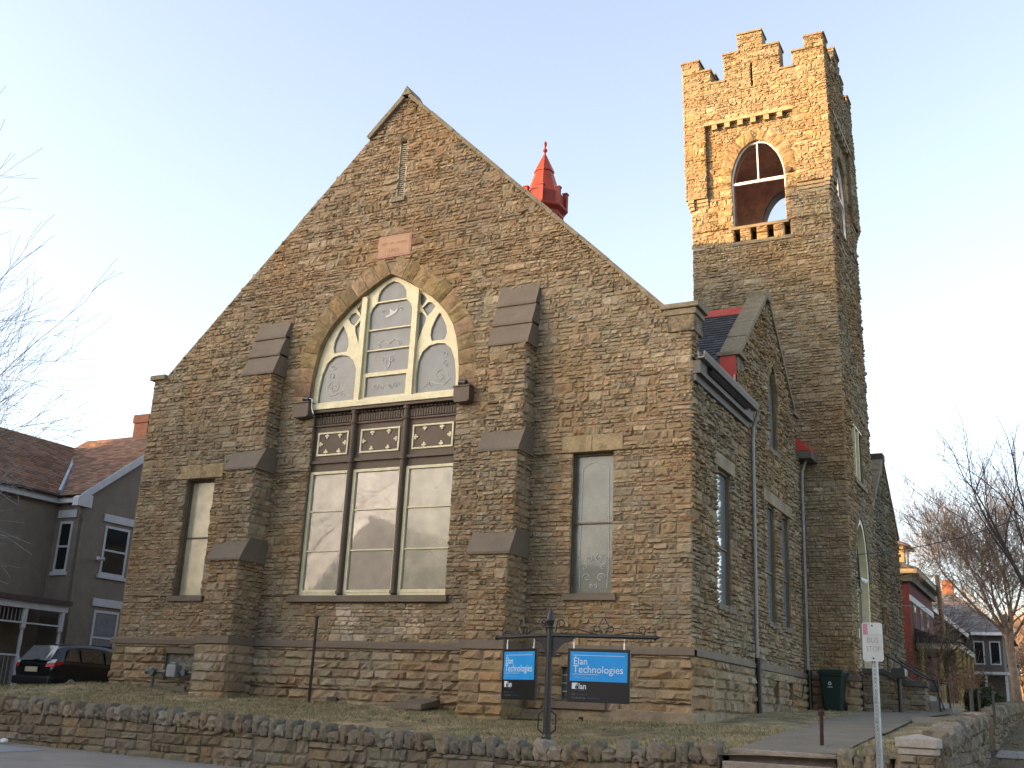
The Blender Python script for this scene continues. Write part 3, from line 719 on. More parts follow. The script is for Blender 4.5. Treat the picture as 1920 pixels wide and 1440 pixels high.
def slates(name, P0, U, V, lu, lv, parent, clip=None, w=.24, h=.17, base=(.035,.037,.042), m=None, warp=None):
    """courses of slates from eaves origin P0 along U (length lu) and up the slope V (length lv)"""
    P0, U, V = map(lambda q: np.array(q,float), (P0,U,V)); Nn = np.cross(U,V); Nn /= np.linalg.norm(Nn)
    if Nn[2] < 0: Nn = -Nn
    rows = int(lv/h)+1; vs = []; cs = []
    for r in range(rows):
        v0 = r*h; v1 = min(lv, v0+h*1.12); off = (r%2)*w/2
        for c in range(int(lu/w)+2):
            u0 = c*w-off; u1 = u0+w-.008; u0 = max(0,u0); u1 = min(lu,u1)
            if u1-u0 < .02: continue
            if clip and not clip((u0+u1)/2, (v0+v1)/2): continue
            j = random.uniform(0,.006); t = .016+j
            vs.append([P0+U*u0+V*v0+Nn*t, P0+U*u1+V*v0+Nn*t, P0+U*u1+V*v1+Nn*.003, P0+U*u0+V*v1+Nn*.003, P0+U*u0+V*v0-Nn*.004, P0+U*u1+V*v0-Nn*.004])
            cs.append(np.array(base)*random.uniform(.65,1.5)*np.array((1,random.uniform(.96,1.04),random.uniform(.92,1.12))))
    n = len(vs); q = np.array([(0,1,2,3),(4,5,1,0)]); Vv = np.array(vs).reshape(-1,3)
    Fq = (q[None]+(np.arange(n)*6)[:,None,None]).reshape(-1,4)
    mb = MB(); mb.np.append((Vv, Fq, np.repeat(np.array(cs),6,0)))
    bk = MB(); bk.add([P0-Nn*.01,P0+U*lu-Nn*.01,P0+U*lu+V*lv-Nn*.01,P0+V*lv-Nn*.01,P0-Nn*.09,P0+U*lu-Nn*.09,P0+U*lu+V*lv-Nn*.09,P0+V*lv-Nn*.09],[(0,1,2,3),(7,6,5,4),(0,4,5,1),(1,5,6,2),(2,6,7,3),(3,7,4,0)])
    o = mb.build(name, m or SLATE, parent, warp)
    if not clip: bk.build('roof_deck', DARK, o, warp)
    return o
sl_ = math.hypot(1,.978)
nz0 = 15.02; rid = 7.62; ex = 15.62; ez = nz0-.978*(ex-rid); L_ = (ex-rid)*sl_
slates('roof', (ex,.5,ez), (0,1,0), (-1/sl_,0,.978/sl_), 3.02, L_, church, w=.30, h=.22)
slates('roof', (15.1,3.52,nz0-.978*(15.1-rid)), (0,1,0), (-1/sl_,0,.978/sl_), 21, (15.1-rid)*sl_, church, w=.30, h=.22)
slates('roof', (2*rid-ex,.5,ez), (0,1,0), (1/sl_,0,.978/sl_), 24, L_, church, w=.30, h=.22)
mb = MB(); mb.tube([(rid,.5,nz0+.02),(rid,24.5,nz0+.02)], .09, 8); mb.build('ridge_cap', RED, church)
# cross gable roof with red ridge
g = .86; gz = 10.86; hy = 3.3; gl = math.hypot(hy, hy*g)
slates('roof', (11.0,6.5-hy,gz-g*hy), (1,0,0), (0,hy/gl,hy*g/gl), 4.0, gl, church)
slates('roof', (11.0,6.5+hy,gz-g*hy), (1,0,0), (0,-hy/gl,hy*g/gl), 4.0, gl, church)
mb = MB()
mb.prism([(6.5-.30,gz-.22),(6.5,gz+.07),(6.5+.30,gz-.22),(6.5+.30,gz-.25),(6.5-.30,gz-.25)], lambda a,z,d: FS(a,z,d), -.3, -4.3); mb.build('ridge_cap', RED, church)
mb = MB(); mb.box((14.93,3.42,7.35),(15.32,3.56,8.5)); mb.build('flashing', RED, church)
mb = MB(); mb.prism([(3.2,7.36),(4.0,7.36),(3.52,8.05),(3.2,7.95)], lambda a,z,d: FS(a,z,d), .02,-.5); mb.build('flashing', RED, church)
coping('coping', [(6.44,11.06),(3.60,8.56)], FS, .10, -.42, .12, COPE, church)
coping('coping', [(6.56,11.06),(9.40,8.56)], FS, .10, -.42, .12, COPE, church)
mb = MB(); mb.box((14.84,6.24,11.0),(15.42,6.76,11.24)); mb.build('apex_stone', COPE, church, bevel=.02)
for y0,y1 in ((3.38,3.98),(9.05,9.62)):
    mb = MB(); mb.box((14.86,y0,8.50),(15.44,y1,8.60)); mb.build('kneeler_cap', COPE, church, bevel=.015)
    mb = MB(); mb.box((14.9,y0+.08,8.1),(15.36,y1-.06,8.498)); mb.build('kneeler_block', MATS['stained_kneeler_stone'], church, bevel=.02)
stone_wall('kneeler_side', Face((14.9,3.55,0),(1,0,0),(0,-1,0)), 7.2, 8.1, lambda z: [(0,.42)], church, 'side', thick=.3, ext=.02)
# gutter, downpipes
mb = MB(); mb.prism([(0,0),(.13,0),(.16,.10),(.16,.15),(.13,.15),(.12,.03),(.03,.03),(.02,.15),(0,.15)], lambda a,z,y: np.array((W+.20+a,y,7.30+z)), -.12, 4.25)
gut = mb.build('gutter', mat('grey_gutter', (.185,.168,.14), .75, .1, 4), church)
mb = MB(); mb.box((W+.03,.0,7.02),(W+.22,4.2,7.29)); mb.box((W+.02,.02,6.86),(W+.12,4.2,7.018)); mb.build('soffit_board', mat('grey_soffit', (.11,.10,.085), .7, .1, 3), gut)
def downpipe(y, ztop, parent, xo=.13):
    x = W+xo
    mb = MB(); mb.tube([(x+.14,y,ztop),(x+.02,y,ztop-.35),(x,y,ztop-.7),(x,y,1.35)], .048, 8); o = mb.build('downpipe', ALU, parent)
    mb = MB(); mb.tube([(x+.03,y+.02,1.5),(x+.03,y+.05,.25)], .062, 8); mb.tube([(x+.03,y+.02,1.36),(x+.03,y+.02,1.5)], .085, 8); mb.build('iron_boot', IRON, o)
downpipe(4.45, 7.3, church); downpipe(9.80, 7.35, church, .12)
mb = MB(); mb.box((14.6,9.45,7.52),(15.75,10.28,7.62)); mb.box((14.6,9.45,7.62),(15.60,10.28,7.74)); mb.prism([(14.3,7.74),(15.6,7.74),(14.3,8.6)], lambda a,z,y: np.array((a,y,z)), 9.46, 10.27)
mb.build('roof', RED, church); mb = MB(); mb.box((15.2,9.46,7.30),(15.78,10.29,7.515)); mb.build('gutter', mat('grey_soffit', (.11,.10,.085)), church)
mb = MB(); mb.tube([(15.42,9.5,4.5),(15.40,9.5,1.5),(15.42,9.3,1.1),(15.5,8.6,.72),(15.42,8.1,.8)], .014, 6); mb.build('cable', IRON, church)
# far wall and left wall
stone_wall('wall', Face((0,0,0),(0,1,0),(-1,0,0)), -.3, 7.6, lambda z: [(0,24)], church, 'side', thick=.4, hs=(.3,.45), maxw=.9)
bx('wall', (.5,24.0,-.3), (15.2,24.4,7.6), MORTAR, church)
mb = MB(); mb.prism([(0.5,7.6),(15.2,7.6),(rid,14.9)], lambda a,z,y: np.array((a,y,z)), 24.0, 24.4); mb.build('wall', MORTAR, church)
bx('wall', (14.9,14.7,-.3), (15.29,24.0,7.6), MORTAR, church)

# ---------------------------------------------------------------- tower
def lean(v):
    v = v.copy(); z = np.clip(v[:,2]-3, 0, None); v[:,0] -= .28*(z/18.4)**2; return v
TX0, TX1, TY0, TY1 = 12.20, 16.57, 10.30, 14.65
TC = (14.20-12.20)
tw = empty('x', (0,0,0)); bpy.data.objects.remove(tw)
OV = .15
def belf_hw(z, c=None):
    if 15.15 < z <= 16.75: return .87
    if 16.75 < z < 18.15: t = (z-16.75)/1.4; return .87*math.sqrt(max(0,1-t**1.75))
    return 0
tower = None
tow_m = MB().box((TX0+.4,TY0+.4,14.2),(TX1-.4,TY1-.4,14.3)).build('tower', DARK, church, lean)
CC = 2.18    # centre of openings measured from each face's left end
LW = TX1-TX0
def tower_iv(face, vx=0.0):
    def f(z):
        cuts = []
        if face != 'left' and 15.15 < z < 18.15: w = belf_hw(z)+(vx if z > 16.75 else 0); cuts += [(CC-w-.0,CC+w)]
        if face in('front',) and 14.62 < z < 15.12:
            cuts += [(CC-.85+i*.53, CC-.85+i*.53+.24) for i in range(4)]
        if face == 'right' and 14.62 < z < 15.12: cuts += [(CC-.85+i*.53, CC-.85+i*.53+.24) for i in range(4)]
        if face == 'right':
            if 7.1 < z < 8.85: cuts += [(1.15,2.95)]
            if 1.5 < z <= 4.3: cuts += [(.80,2.90)]
            if 4.3 < z < 6.0: w = 1.05*math.sqrt(max(0,1-((z-4.3)/1.7)**1.6))+vx*.6; cuts += [(1.85-w,1.85+w)]
        return subtract([(0,LW)], cuts)
    return f
faces = {'front': Face((TX0,TY0,0),(1,0,0),(0,-1,0)), 'right': Face((TX1,TY0,0),(0,1,0),(1,0,0)), 'back': Face((TX1,TY1,0),(-1,0,0),(0,1,0)), 'left': Face((TX0,TY1,0),(0,-1,0),(-1,0,0))}
for fn, F in faces.items():
    vis = fn in ('front','right')
    br = (1.42,1.5,4.3,6.0,7.1,8.85,14.62,15.12,15.15,16.75,18.15)
    iv = tower_iv(fn); ivv = tower_iv(fn, .38)
    if fn in ('front','right'):
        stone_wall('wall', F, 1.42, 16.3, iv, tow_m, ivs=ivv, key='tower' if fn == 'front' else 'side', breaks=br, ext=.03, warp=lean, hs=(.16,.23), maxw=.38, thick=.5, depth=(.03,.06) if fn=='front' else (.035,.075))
        Fp = Face(F.O+F.N*.05-F.U*.05, F.U, F.N)
        stone_wall('plinth_wall', Fp, .2, 1.28, lambda z: [(0,LW+.1)], tow_m, 'side', mode='course', ext=.03, depth=(.05,.09))
        m_ = MB(); m_.prism([(.13,1.27),(.13,1.39),(.06,1.45),(-.02,1.45),(-.02,1.27)], lambda d,z,a: F(a,z,d), -.12, LW+.12); m_.build('string_course', BROWN, tow_m)
    else:
        stone_wall('wall', F, 1.42 if fn == 'back' else 6, 16.3, iv, tow_m, 'tower', breaks=br, warp=lean, hs=(.4,.6), maxw=.9, thick=.5)
    # upper stage: projecting piers and head band round a recessed panel
    def upper(z, fn=fn):
        base = [(0,LW)]
        if z < 19.0: base = [(0,.53),(LW-.93 if False else LW-.93,LW)]
        if z > 20.44:
            base = []
            c = LW/2
            if z < 21.45: base += [(1.27-.0,3.12)]
            if 21.45 <= z < 22.1: base += [(1.78,2.58)]
            if z < 21.0: base += [(0,.80),(LW-.83,LW)]
            elif z < 21.45: base += [(0,.42),(LW-.42,LW)]
        if 20.05 < z < 20.95 and fn in ('front','right'): base = subtract(base, [(2.13,2.23)])
        return base
    Fu = Face(F.O+F.N*OV-F.U*OV*0, F.U, F.N)
    def upo(z, fn=fn): return [((a-OV if a == 0 else a),(b+OV if b == LW else b)) for a,b in upper(z)]
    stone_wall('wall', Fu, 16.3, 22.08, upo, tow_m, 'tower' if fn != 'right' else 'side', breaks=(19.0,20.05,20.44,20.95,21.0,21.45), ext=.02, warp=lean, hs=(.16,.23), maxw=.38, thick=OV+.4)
    # recessed panel face
    rec = lambda z, iv=iv: [(max(a,.50),min(b,LW-.90)) for a,b in iv(z) if min(b,LW-.90) > max(a,.50)]
    stone_wall('recessed_panel', F, 16.3, 19.0, rec, tow_m, 'tower' if fn != 'right' else 'side', ivs=lambda z, ivv=ivv: [(max(a,.50),min(b,LW-.90)) for a,b in ivv(z) if min(b,LW-.90) > max(a,.50)], breaks=(16.75,18.15), warp=lean, hs=(.16,.23), maxw=.38, thick=.4, dz=.07)
    # corbel table under the head band, and the corbelling of the piers
    m_ = MB(); fbox(m_,F,.50,LW-.90,18.90,19.02,OV+.05,-.1)
    for i in range(6): a = .78+i*.43; fbox(m_,F,a,a+.17,18.72,18.90,OV+.03,-.1)
    m_.build('corbel_table', mat('warm_corbel_stone', (.29,.235,.145), .9, .2, 5, .02, 14), tow_m, lean)
    for (a0,a1) in ((-OV,.55),(LW-.95,LW+OV)):
        m_ = MB()
        for k in range(3): fbox(m_,F,a0+(.03*(2-k) if a0<0 else 0),a1-(.03*(2-k) if a1>LW else 0),15.95+k*.12,16.06+k*.12,.035+k*.03,-.1)
        m_.build('pier_corbel', MATS['warm_corbel_stone'], tow_m, lean, bevel=.01)
    # battlement copings
    for a0,a1,z in ((-OV,.42,21.42),(.42,.80,20.97),(1.27,1.78,21.42),(1.78,2.58,22.07),(2.58,3.12,21.42),(LW-.83,LW-.42,20.97),(LW-.42,LW+OV,21.42),(.80,1.27,20.42),(3.12,LW-.83,20.42)):
        m_ = MB(); fbox(m_,F,a0-.035,a1+.035,z,z+.075,OV+.07,-.46); m_.build('coping', COPE, tow_m, lean, bevel=.01)
    if fn == 'left': continue
    # belfry opening: frame, glass, sill, balustrade band
    arcL = [(CC-.87*math.sqrt(max(0,1-(i/14)**1.75)), 16.75+1.4*i/14) for i in range(15)]
    arcR = [(CC+.87*math.sqrt(max(0,1-(i/14)**1.75)), 16.75+1.4*i/14) for i in range(14,-1,-1)]
    if fn != 'back':
        voussoirs('arch_stones', F, arcL, .42, .27, tow_m, warp=lean, base=(.25,.185,.10)); voussoirs('arch_stones', F, arcR, .42, .27, tow_m, warp=lean, base=(.25,.185,.10))
    def op(k, zb): return [(CC-.87+k,zb),(CC+.87-k,zb)]+[(CC+(.87-k)*math.sqrt(max(0,1-(i/14)**1.75)),16.75+(1.4-k)*i/14) for i in range(15)]+[(CC-(.87-k)*math.sqrt(max(0,1-(i/14)**1.75)),16.75+(1.4-k)*i/14) for i in range(13,-1,-1)]
    k = .045
    lowp = [(CC-.87+k,15.21),(CC+.87-k,15.21),(CC+.87-k,16.66),(CC-.87+k,16.66)]
    qL = [(CC-.022,16.75)]+[(CC-.022,16.75+(1.4-k)*.97)]+[(CC-(.87-k)*math.sqrt(max(0,1-(i/14)**1.75)),16.75+(1.4-k)*i/14) for i in range(13,-1,-1)]
    qR = [(2*CC-a,z) for a,z in qL]
    if fn != 'back':
        wf = plate_with_holes('window', op(0,15.15), [lowp,qL,qR], F, -.10, .06, WHITE, tow_m, lean)
        if 'clear_glass' not in MATS:
            gm = bpy.data.materials.new('clear_glass'); gm.use_nodes = True; MATS['clear_glass'] = gm
            nt = gm.node_tree; nt.nodes.clear(); o_ = nt.nodes.new('ShaderNodeOutputMaterial'); tr = nt.nodes.new('ShaderNodeBsdfTransparent'); gl_ = nt.nodes.new('ShaderNodeBsdfGlossy'); mi = nt.nodes.new('ShaderNodeMixShader')
            tr.inputs[0].default_value = (.93,.93,.93,1); gl_.inputs[0].default_value = (1,1,1,1); gl_.inputs['Roughness'].default_value = .02
            fr = nt.nodes.new('ShaderNodeFresnel'); fr.inputs[0].default_value = 1.12
            nt.links.new(fr.outputs[0], mi.inputs[0]); nt.links.new(tr.outputs[0], mi.inputs[1]); nt.links.new(gl_.outputs[0], mi.inputs[2]); nt.links.new(mi.outputs[0], o_.inputs[0])
        m_ = MB(); m_.prism(op(.02,15.18), lambda a,z,d: F(a,z,d), -.10, -.104); m_.build('pane', MATS['clear_glass'], wf, lean)
        m_ = MB(); fbox(m_,F,CC-1.0,CC+.92,15.05,15.15,.07,-.3); m_.build('sill', COPE, wf, lean, bevel=.01)
        m_ = MB(); fbox(m_,F,CC-.92,CC+1.05,14.50,14.62,.06,-.3); m_.build('sill_band', COPE, tow_m, lean, bevel=.01)
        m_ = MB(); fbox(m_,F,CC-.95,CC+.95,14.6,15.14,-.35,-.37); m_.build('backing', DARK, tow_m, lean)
        m_ = MB(); m_.tube([F(CC+.97,16.85,.02), F(CC+1.0,16.83,.14)], .09, 8); m_.build('label_stop', BROWN, tow_m, lean)
# interior lining: dark reddish timber
LIN = mat('brown_belfry_lining', (.72,.42,.22), .85, .25, 2)
m_ = MB(); m_.box((TX0+.5,TY0+.5,18.9),(TX1-.5,TY1-.5,18.96)); m_.build('belfry_ceiling', LIN, tow_m, lean)
for fn, F in faces.items():
    lin = lambda z, fn=fn: subtract([(.5,LW-.5)], [(CC-belf_hw(z)-.02, CC+belf_hw(z)+.02)] if belf_hw(z) > 0 and fn != 'left' else [])
    m_ = MB(); zz = np.unique(np.r_[np.linspace(14.3,18.9,47),15.15,16.75,18.15])
    for c0,c1 in zip(zz,zz[1:]):
        A, B = lin(c0+1e-4), lin(c1-1e-4)
        if len(A) != len(B): A = B = lin((c0+c1)/2)
        for (a0,a1),(b0,b1) in zip(A,B): m_.prism([(a0,c0),(a1,c0),(b1,c1),(b0,c1)], lambda a,z,d: F(a,z,d), -.502, -.53)
    m_.build('belfry_lining', LIN, tow_m, lean)
m_ = MB(); m_.box((TX0+.3,TY0+.3,19.9),(TX1-.3,TY1-.3,19.98)); m_.build('roof_deck', DARK, tow_m, lean)
# slits on the battlement
for fn in ('front','right'):
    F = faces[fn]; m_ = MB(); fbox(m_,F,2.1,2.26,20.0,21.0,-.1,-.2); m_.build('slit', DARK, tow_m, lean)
# triple window and doorway on the street face
F = faces['right']
for i in range(3): sash(F, 1.2+i*.58, 1.70+i*.58, 7.18, 8.78, tow_m, m=G_DARK, d=-.16, bars=(), fm=CREAM, sill=False)
m_ = MB(); fbox(m_,F,1.05,3.05,6.95,7.10,.10,-.3); m_.build('sill', COPE, tow_m, bevel=.01)
m_ = MB(); fbox(m_,F,1.70,1.78,7.1,8.85,.0,-.3); fbox(m_,F,2.28,2.36,7.1,8.85,.0,-.3); fbox(m_,F,1.15,2.95,8.786,8.85,.0,-.3); m_.build('mullion', CREAM, tow_m)
def dr(k, zb): return [(1.85-1.05+k,zb),(1.85+1.05-k,zb)]+[(1.85+(1.05-k)*math.sqrt(max(0,1-(i/12)**1.6)),4.3+(1.7-k)*i/12) for i in range(13)]+[(1.85-(1.05-k)*math.sqrt(max(0,1-(i/12)**1.6)),4.3+(1.7-k)*i/12) for i in range(11,-1,-1)]
df = plate_with_holes('door_frame', dr(0,1.5), [dr(.16,1.52)], F, -.10, .22, CREAM, tow_m)
m_ = MB(); m_.prism(dr(.15,1.51), lambda a,z,d: F(a,z,d), -.24, -.28); m_.build('fanlight', G_SIDE, df)
m_ = MB(); fbox(m_,F,.98,2.72,1.53,3.9,-.20,-.26); fbox(m_,F,1.83,1.87,1.53,3.9,-.19,-.2); fbox(m_,F,.98,2.72,3.9,4.02,-.17,-.26)
for s_ in (0,1):
    for z_ in (0,1): fbox(m_,F,1.10+s_*.87,1.68+s_*.87,1.7+z_*1.1,2.65+z_*1.1,-.19,-.2)
m_.build('door', mat('brown_door', (.10,.075,.05), .5, .1, 3), df)
voussoirs('arch_stones', F, [(1.85-1.08*math.sqrt(max(0,1-(i/14)**1.6)), 4.3+1.73*i/14) for i in range(15)], .28, .26, tow_m, base=(.15,.13,.095)); voussoirs('arch_stones', F, [(1.85+1.08*math.sqrt(max(0,1-(i/14)**1.6)), 4.3+1.73*i/14) for i in range(14,-1,-1)], .28, .26, tow_m, base=(.15,.13,.095))
lt = empty('wall_light', F(.62,4.1,.1), 'small white floodlight on the tower wall beside the arched doorway', 'light fixture')
m_ = MB(); m_.tube([F(.62,4.1,.0),F(.62,4.08,.16)], .03, 6); m_.build('bracket', IRON, lt); m_ = MB(); m_.tube([F(.66,4.08,.14),F(.74,3.98,.28)], [.05,.09], 10); m_.build('lamp_head', WHITE, lt)

# octagonal red ventilator on the nave roof
SP = (7.22, 9.0)
def octo(name, prof, m, parent): return MB().lathe((SP[0],SP[1],0), prof, 8).build(name, m, parent)
spire = octo('spire', [(.72,14.2),(.72,16.08),(.86,16.20),(.86,16.27),(.76,16.32),(.74,16.75),(.62,16.75)], mat('oxide_red_metal', (.20,.026,.016), .55, .15, 4), church)
octo('spire_cone', [(.62,16.74),(.31,17.70),(.35,17.68),(.35,17.74),(.04,18.40)], mat('orange_red_metal', (.28,.042,.018), .45, .12, 3), spire)
MB().lathe((SP[0],SP[1],0), [(.03,18.3),(.03,18.46),(.08,18.52),(.08,18.57),(.03,18.63),(.03,18.68),(.06,18.76),(.05,18.85),(.01,18.9)], 10).build('finial', MATS['oxide_red_metal'], spire)
for k in range(8):
    t = 2*math.pi*k/8+math.pi/8; c = (SP[0]+.76*math.cos(t), SP[1]+.76*math.sin(t))
    MB().lathe((c[0],c[1],0), [(.10,16.27),(.10,16.84),(.13,16.86),(.13,16.90),(.05,16.92)], 4).build('merlon', MATS['oxide_red_metal'], spire)
mb = MB()
for k in range(8):
    t = 2*math.pi*(k+.5)/8+math.pi/8; r_ = .72*math.cos(math.pi/8); n = np.array((math.cos(t),math.sin(t),0)); u = np.array((-math.sin(t),math.cos(t),0))
    Fk = Face(np.array((SP[0],SP[1],0))+n*r_, u, n)
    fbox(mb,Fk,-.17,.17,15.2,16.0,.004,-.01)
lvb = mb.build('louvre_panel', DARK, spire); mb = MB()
for k in range(8):
    t = 2*math.pi*(k+.5)/8+math.pi/8; r_ = .72*math.cos(math.pi/8); n = np.array((math.cos(t),math.sin(t),0)); u = np.array((-math.sin(t),math.cos(t),0))
    Fk = Face(np.array((SP[0],SP[1],0))+n*r_, u, n)
    for i in range(9): fbox(mb,Fk,-.17,.17,15.22+i*.09,15.25+i*.09,.03,.004)
mb.build('louvre_slat', RED, lvb)

# rear gable, past the tower
FR = Face((16.3,15.7,0),(0,1,0),(1,0,0))
def rear_iv(z):
    if z > 6.7:
        h = (9.25-z)/.85
        if h <= 0: return []
        a, b = 3.0-h, 3.0+h
    else: a, b = 0, 6.0
    cuts = []
    if 2.3 < z < 5.6: w = .28 if z < 5 else .28*math.sqrt(max(0,1-((z-5)/.6)**1.6)); cuts = [(3.9-w,3.9+w)]
    if 2.3 < z < 5.2: cuts += [(1.2,1.7)]
    return subtract([(a,b)], cuts)
stone_wall('wall', FR, .4, 9.2, rear_iv, church, 'grey', breaks=(1.4,2.3,5,5.2,5.6,6.7), ext=.03, hs=(.25,.36), depth=(.05,.1))
stone_wall('wall', Face((14.5,15.7,0),(1,0,0),(0,-1,0)), .4, 6.7, lambda z: [(0,1.8)], church, 'grey', ext=.02)
stone_wall('wall', Face((16.0,14.6,0),(0,1,0),(1,0,0)), .4, 6.3, lambda z: [(0,1.2)], church, 'grey', ext=.02)
mb = MB(); fbox(mb,FR,3.6,4.2,2.3,5.6,-.2,-.25); fbox(mb,FR,1.2,1.7,2.3,5.2,-.2,-.25); mb.build('window', G_DARK, church)
coping('coping', [(2.95,9.22),(.05,6.78)], FR, .10, -.5, .13, COPE, church); coping('coping', [(3.05,9.22),(5.95,6.78)], FR, .10, -.5, .13, COPE, church)
mb = MB(); mb.box((15.75,18.45,9.2),(16.42,18.95,9.45)); mb.build('apex_stone', mat('dark_cap_stone', (.07,.065,.055), .9, .3, 4), church, bevel=.02); mb = MB(); mb.box((15.7,15.5,6.62),(16.45,16.1,6.8)); mb.box((15.75,15.55,6.3),(16.38,16.0,6.615)); mb.build('kneeler_cap', mat('dark_cap_stone', (.07,.065,.055), .9, .3, 4), church, bevel=.02)
slates('roof', (12.5,15.5,6.1), (1,0,0), (0,3.2/math.hypot(3.2,2.7),2.7/math.hypot(3.2,2.7)), 3.3, math.hypot(3.2,2.7), church)
slates('roof', (12.5,21.9,6.1), (1,0,0), (0,-3.2/math.hypot(3.2,2.7),2.7/math.hypot(3.2,2.7)), 3.3, math.hypot(3.2,2.7), church)
mb = MB(); mb.box((12.5,18.55,8.7),(15.8,18.85,8.92)); mb.box((15.2,14.7,6.3),(16.4,15.65,6.42)); mb.prism([(15.2,6.42),(16.4,6.42),(15.2,7.0)], lambda a,z,y: np.array((a,y,z)), 14.72, 15.64); mb.build('ridge_cap', RED, church)

# entrance stairs with stone cheeks
stairs = empty('entrance_stairs', (17.4,12,.5), 'stone steps between low rock-faced cheek walls rising to the tower door', 'steps')
for yy in (10.55, 13.5):
    prof = [(16.72,.3),(18.3,.3),(18.3,1.18),(17.85,1.18),(17.25,1.48),(16.72,1.48)]
    MB().prism(prof, lambda a,z,y: np.array((a,y,z)), yy+.08, yy+.42).build('cheek_core', MORTAR, stairs)
    def ck(z): 
        b = 1.58 if z < 1.16 else (1.58-.45-(z-1.16)/.30*.6)
        return [(0,max(.1,b))]
    stone_wall('cheek_wall', Face((16.72,yy+.08,0),(1,0,0),(0,-1,0)), .35, 1.44, ck, stairs, 'grey', breaks=(1.16,), thick=.1, hs=(.24,.34), ext=.02)
    stone_wall('cheek_wall', Face((18.3,yy+.08,0),(0,1,0),(1,0,0)), .35, 1.17, lambda z: [(0,.36)], stairs, 'grey', thick=.1, ext=.02)
    MB().prism([(16.70,1.48),(17.25,1.48),(17.85,1.18),(18.36,1.18),(18.36,1.33),(17.88,1.33),(17.28,1.62),(16.70,1.62)], lambda a,z,y: np.array((a,y,z)), yy+.0, yy+.50).build('cheek_cap', mat('dark_cap', (.075,.068,.058), .85, .25, 3), stairs, bevel=.01)
mb = MB()
for i in range(6): mb.box((16.72,10.98,.5+i*.17),(18.9-i*.32,13.57,.67+i*.17-.001))
mb.build('step', CONC, stairs, bevel=.01)
for y_ in (10.85,13.4):
    r_ = empty('handrail', (18,y_,.6), 'black iron handrail on the %s cheek of the entrance steps' % ('nearer' if y_ < 12 else 'farther'), 'handrail', 'handrails of the entrance steps')
    mb = MB(); mb.tube([(17.25,y_,2.05),(17.3,y_,2.0),(18.25,y_,1.42),(18.6,y_,1.36),(18.62,y_,.56)], .024, 8); mb.build('rail', IRON, r_)
    mb = MB(); mb.tube([(17.35,y_,1.97),(17.35,y_,1.5)], .02, 6); mb.build('post', IRON, r_)
    if y_ < 12: mb = MB(); mb.tube([(18.5,y_,1.36),(18.72,y_,.62)], .02, 6); mb.build('stay', IRON, r_)

# ================================================================== RETAINING WALLS, PIER, FRONT STEPS
def rocks(mb, items, key='cope', n=4):
    """rounded rough blocks; items: (centre, half-size, yaw)"""
    g = np.linspace(-1,1,n+1); pts = {}; V = []; Q = []
    def vid(p):
        k = tuple(np.round(p,4)); 
        if k not in pts: pts[k] = len(V); V.append(p)
        return pts[k]
    for ax in range(3):
        for sgn in (-1,1):
            for i in range(n):
                for k in range(n):
                    q = []
                    for (a,b) in ((i,k),(i+1,k),(i+1,k+1),(i,k+1)):
                        p = np.zeros(3); p[ax] = sgn; p[(ax+1)%3] = g[a]; p[(ax+2)%3] = g[b]; q.append(vid(p))
                    Q.append(q if sgn > 0 else q[::-1])
    V = np.array(V); Q = np.array(Q)
    nrm = (np.abs(V)**5).sum(1)**.2; V = V/nrm[:,None]
    N_ = len(items); m = len(V); out = np.zeros((N_,m,3))
    for i,(c,h,yw) in enumerate(items):
        P = V*(1+RNG.normal(0,.07,(m,1)))*np.array(h)+RNG.normal(0,.006,(m,3))
        P[:,2] += P[:,0]*RNG.normal(0,.06)
        cs, sn = math.cos(yw), math.sin(yw); P = np.c_[P[:,0]*cs-P[:,1]*sn, P[:,0]*sn+P[:,1]*cs, P[:,2]]
        out[i] = P+np.array(c)
    F_ = (Q[None]+(np.arange(N_)*m)[:,None,None]).reshape(-1,4)
    mb.np.append((out.reshape(-1,3), F_, np.repeat(palcol(key,N_), m, 0)))
def retaining(label, P0, P1, topf, basef, key, group='stone retaining walls round the lawn', outward=1, name='retaining_wall', cw=.21):
    P0, P1 = np.array(P0,float), np.array(P1,float); L = np.linalg.norm(P1-P0); U = (P1-P0)/L; Nn = np.array((U[1],-U[0]))*outward
    t = empty(name, (*P0,0), label, 'wall', group)
    n = max(1,int(L/1.2)); 
    for i in range(n):
        a, b = L*i/n, L*(i+1)/n; pm = P0+U*(a+b)/2
        top = topf(*pm); bs = basef(*pm)
        F = Face((P0[0]+U[0]*a, P0[1]+U[1]*a, 0), (U[0],U[1],0), (Nn[0],Nn[1],0))
        if i == 0: walls = MB(); cores = MB()
        rects = []; z = bs-.08; zt = top-.22
        while z < zt-.02:
            h = random.uniform(.12,.21); h = h if zt-z-h > .08 else zt-z
            x = 0
            while x < b-a-1e-4:
                w = random.uniform(.22,.55); w = w if b-a-x-w > .15 else b-a-x
                rects.append((x,x+w,z,z+h)); x += w
            z += h
        emit_stones(walls, F, rects, key, (.03,.07))
        cores.prism([(0,bs-.1),(b-a,bs-.1),(b-a,zt+.1),(0,zt+.1)], lambda p,q,d: F(p,q,d), 0, -.22)
    w = walls.build('wall_face', STONE, t); cores.build('core', MORTAR, t)
    it = []; x = .02; k = 0; yw = math.atan2(U[1],U[0])
    while x < L-.05:
        wd = random.uniform(cw*.75, cw*1.25); 
        p = P0+U*(x+wd/2)-Nn*.10; tp = topf(*(P0+U*x))
        hh = random.uniform(.15,.18) if k%2 == 0 else random.uniform(.09,.13)
        it.append(((p[0],p[1],tp-.20+hh*.72),(wd*.53,.19,hh),yw+random.uniform(-.08,.08))); x += wd; k += 1
    mb = MB(); rocks(mb, it); mb.build('coping_stones', STONE, t)
    return t
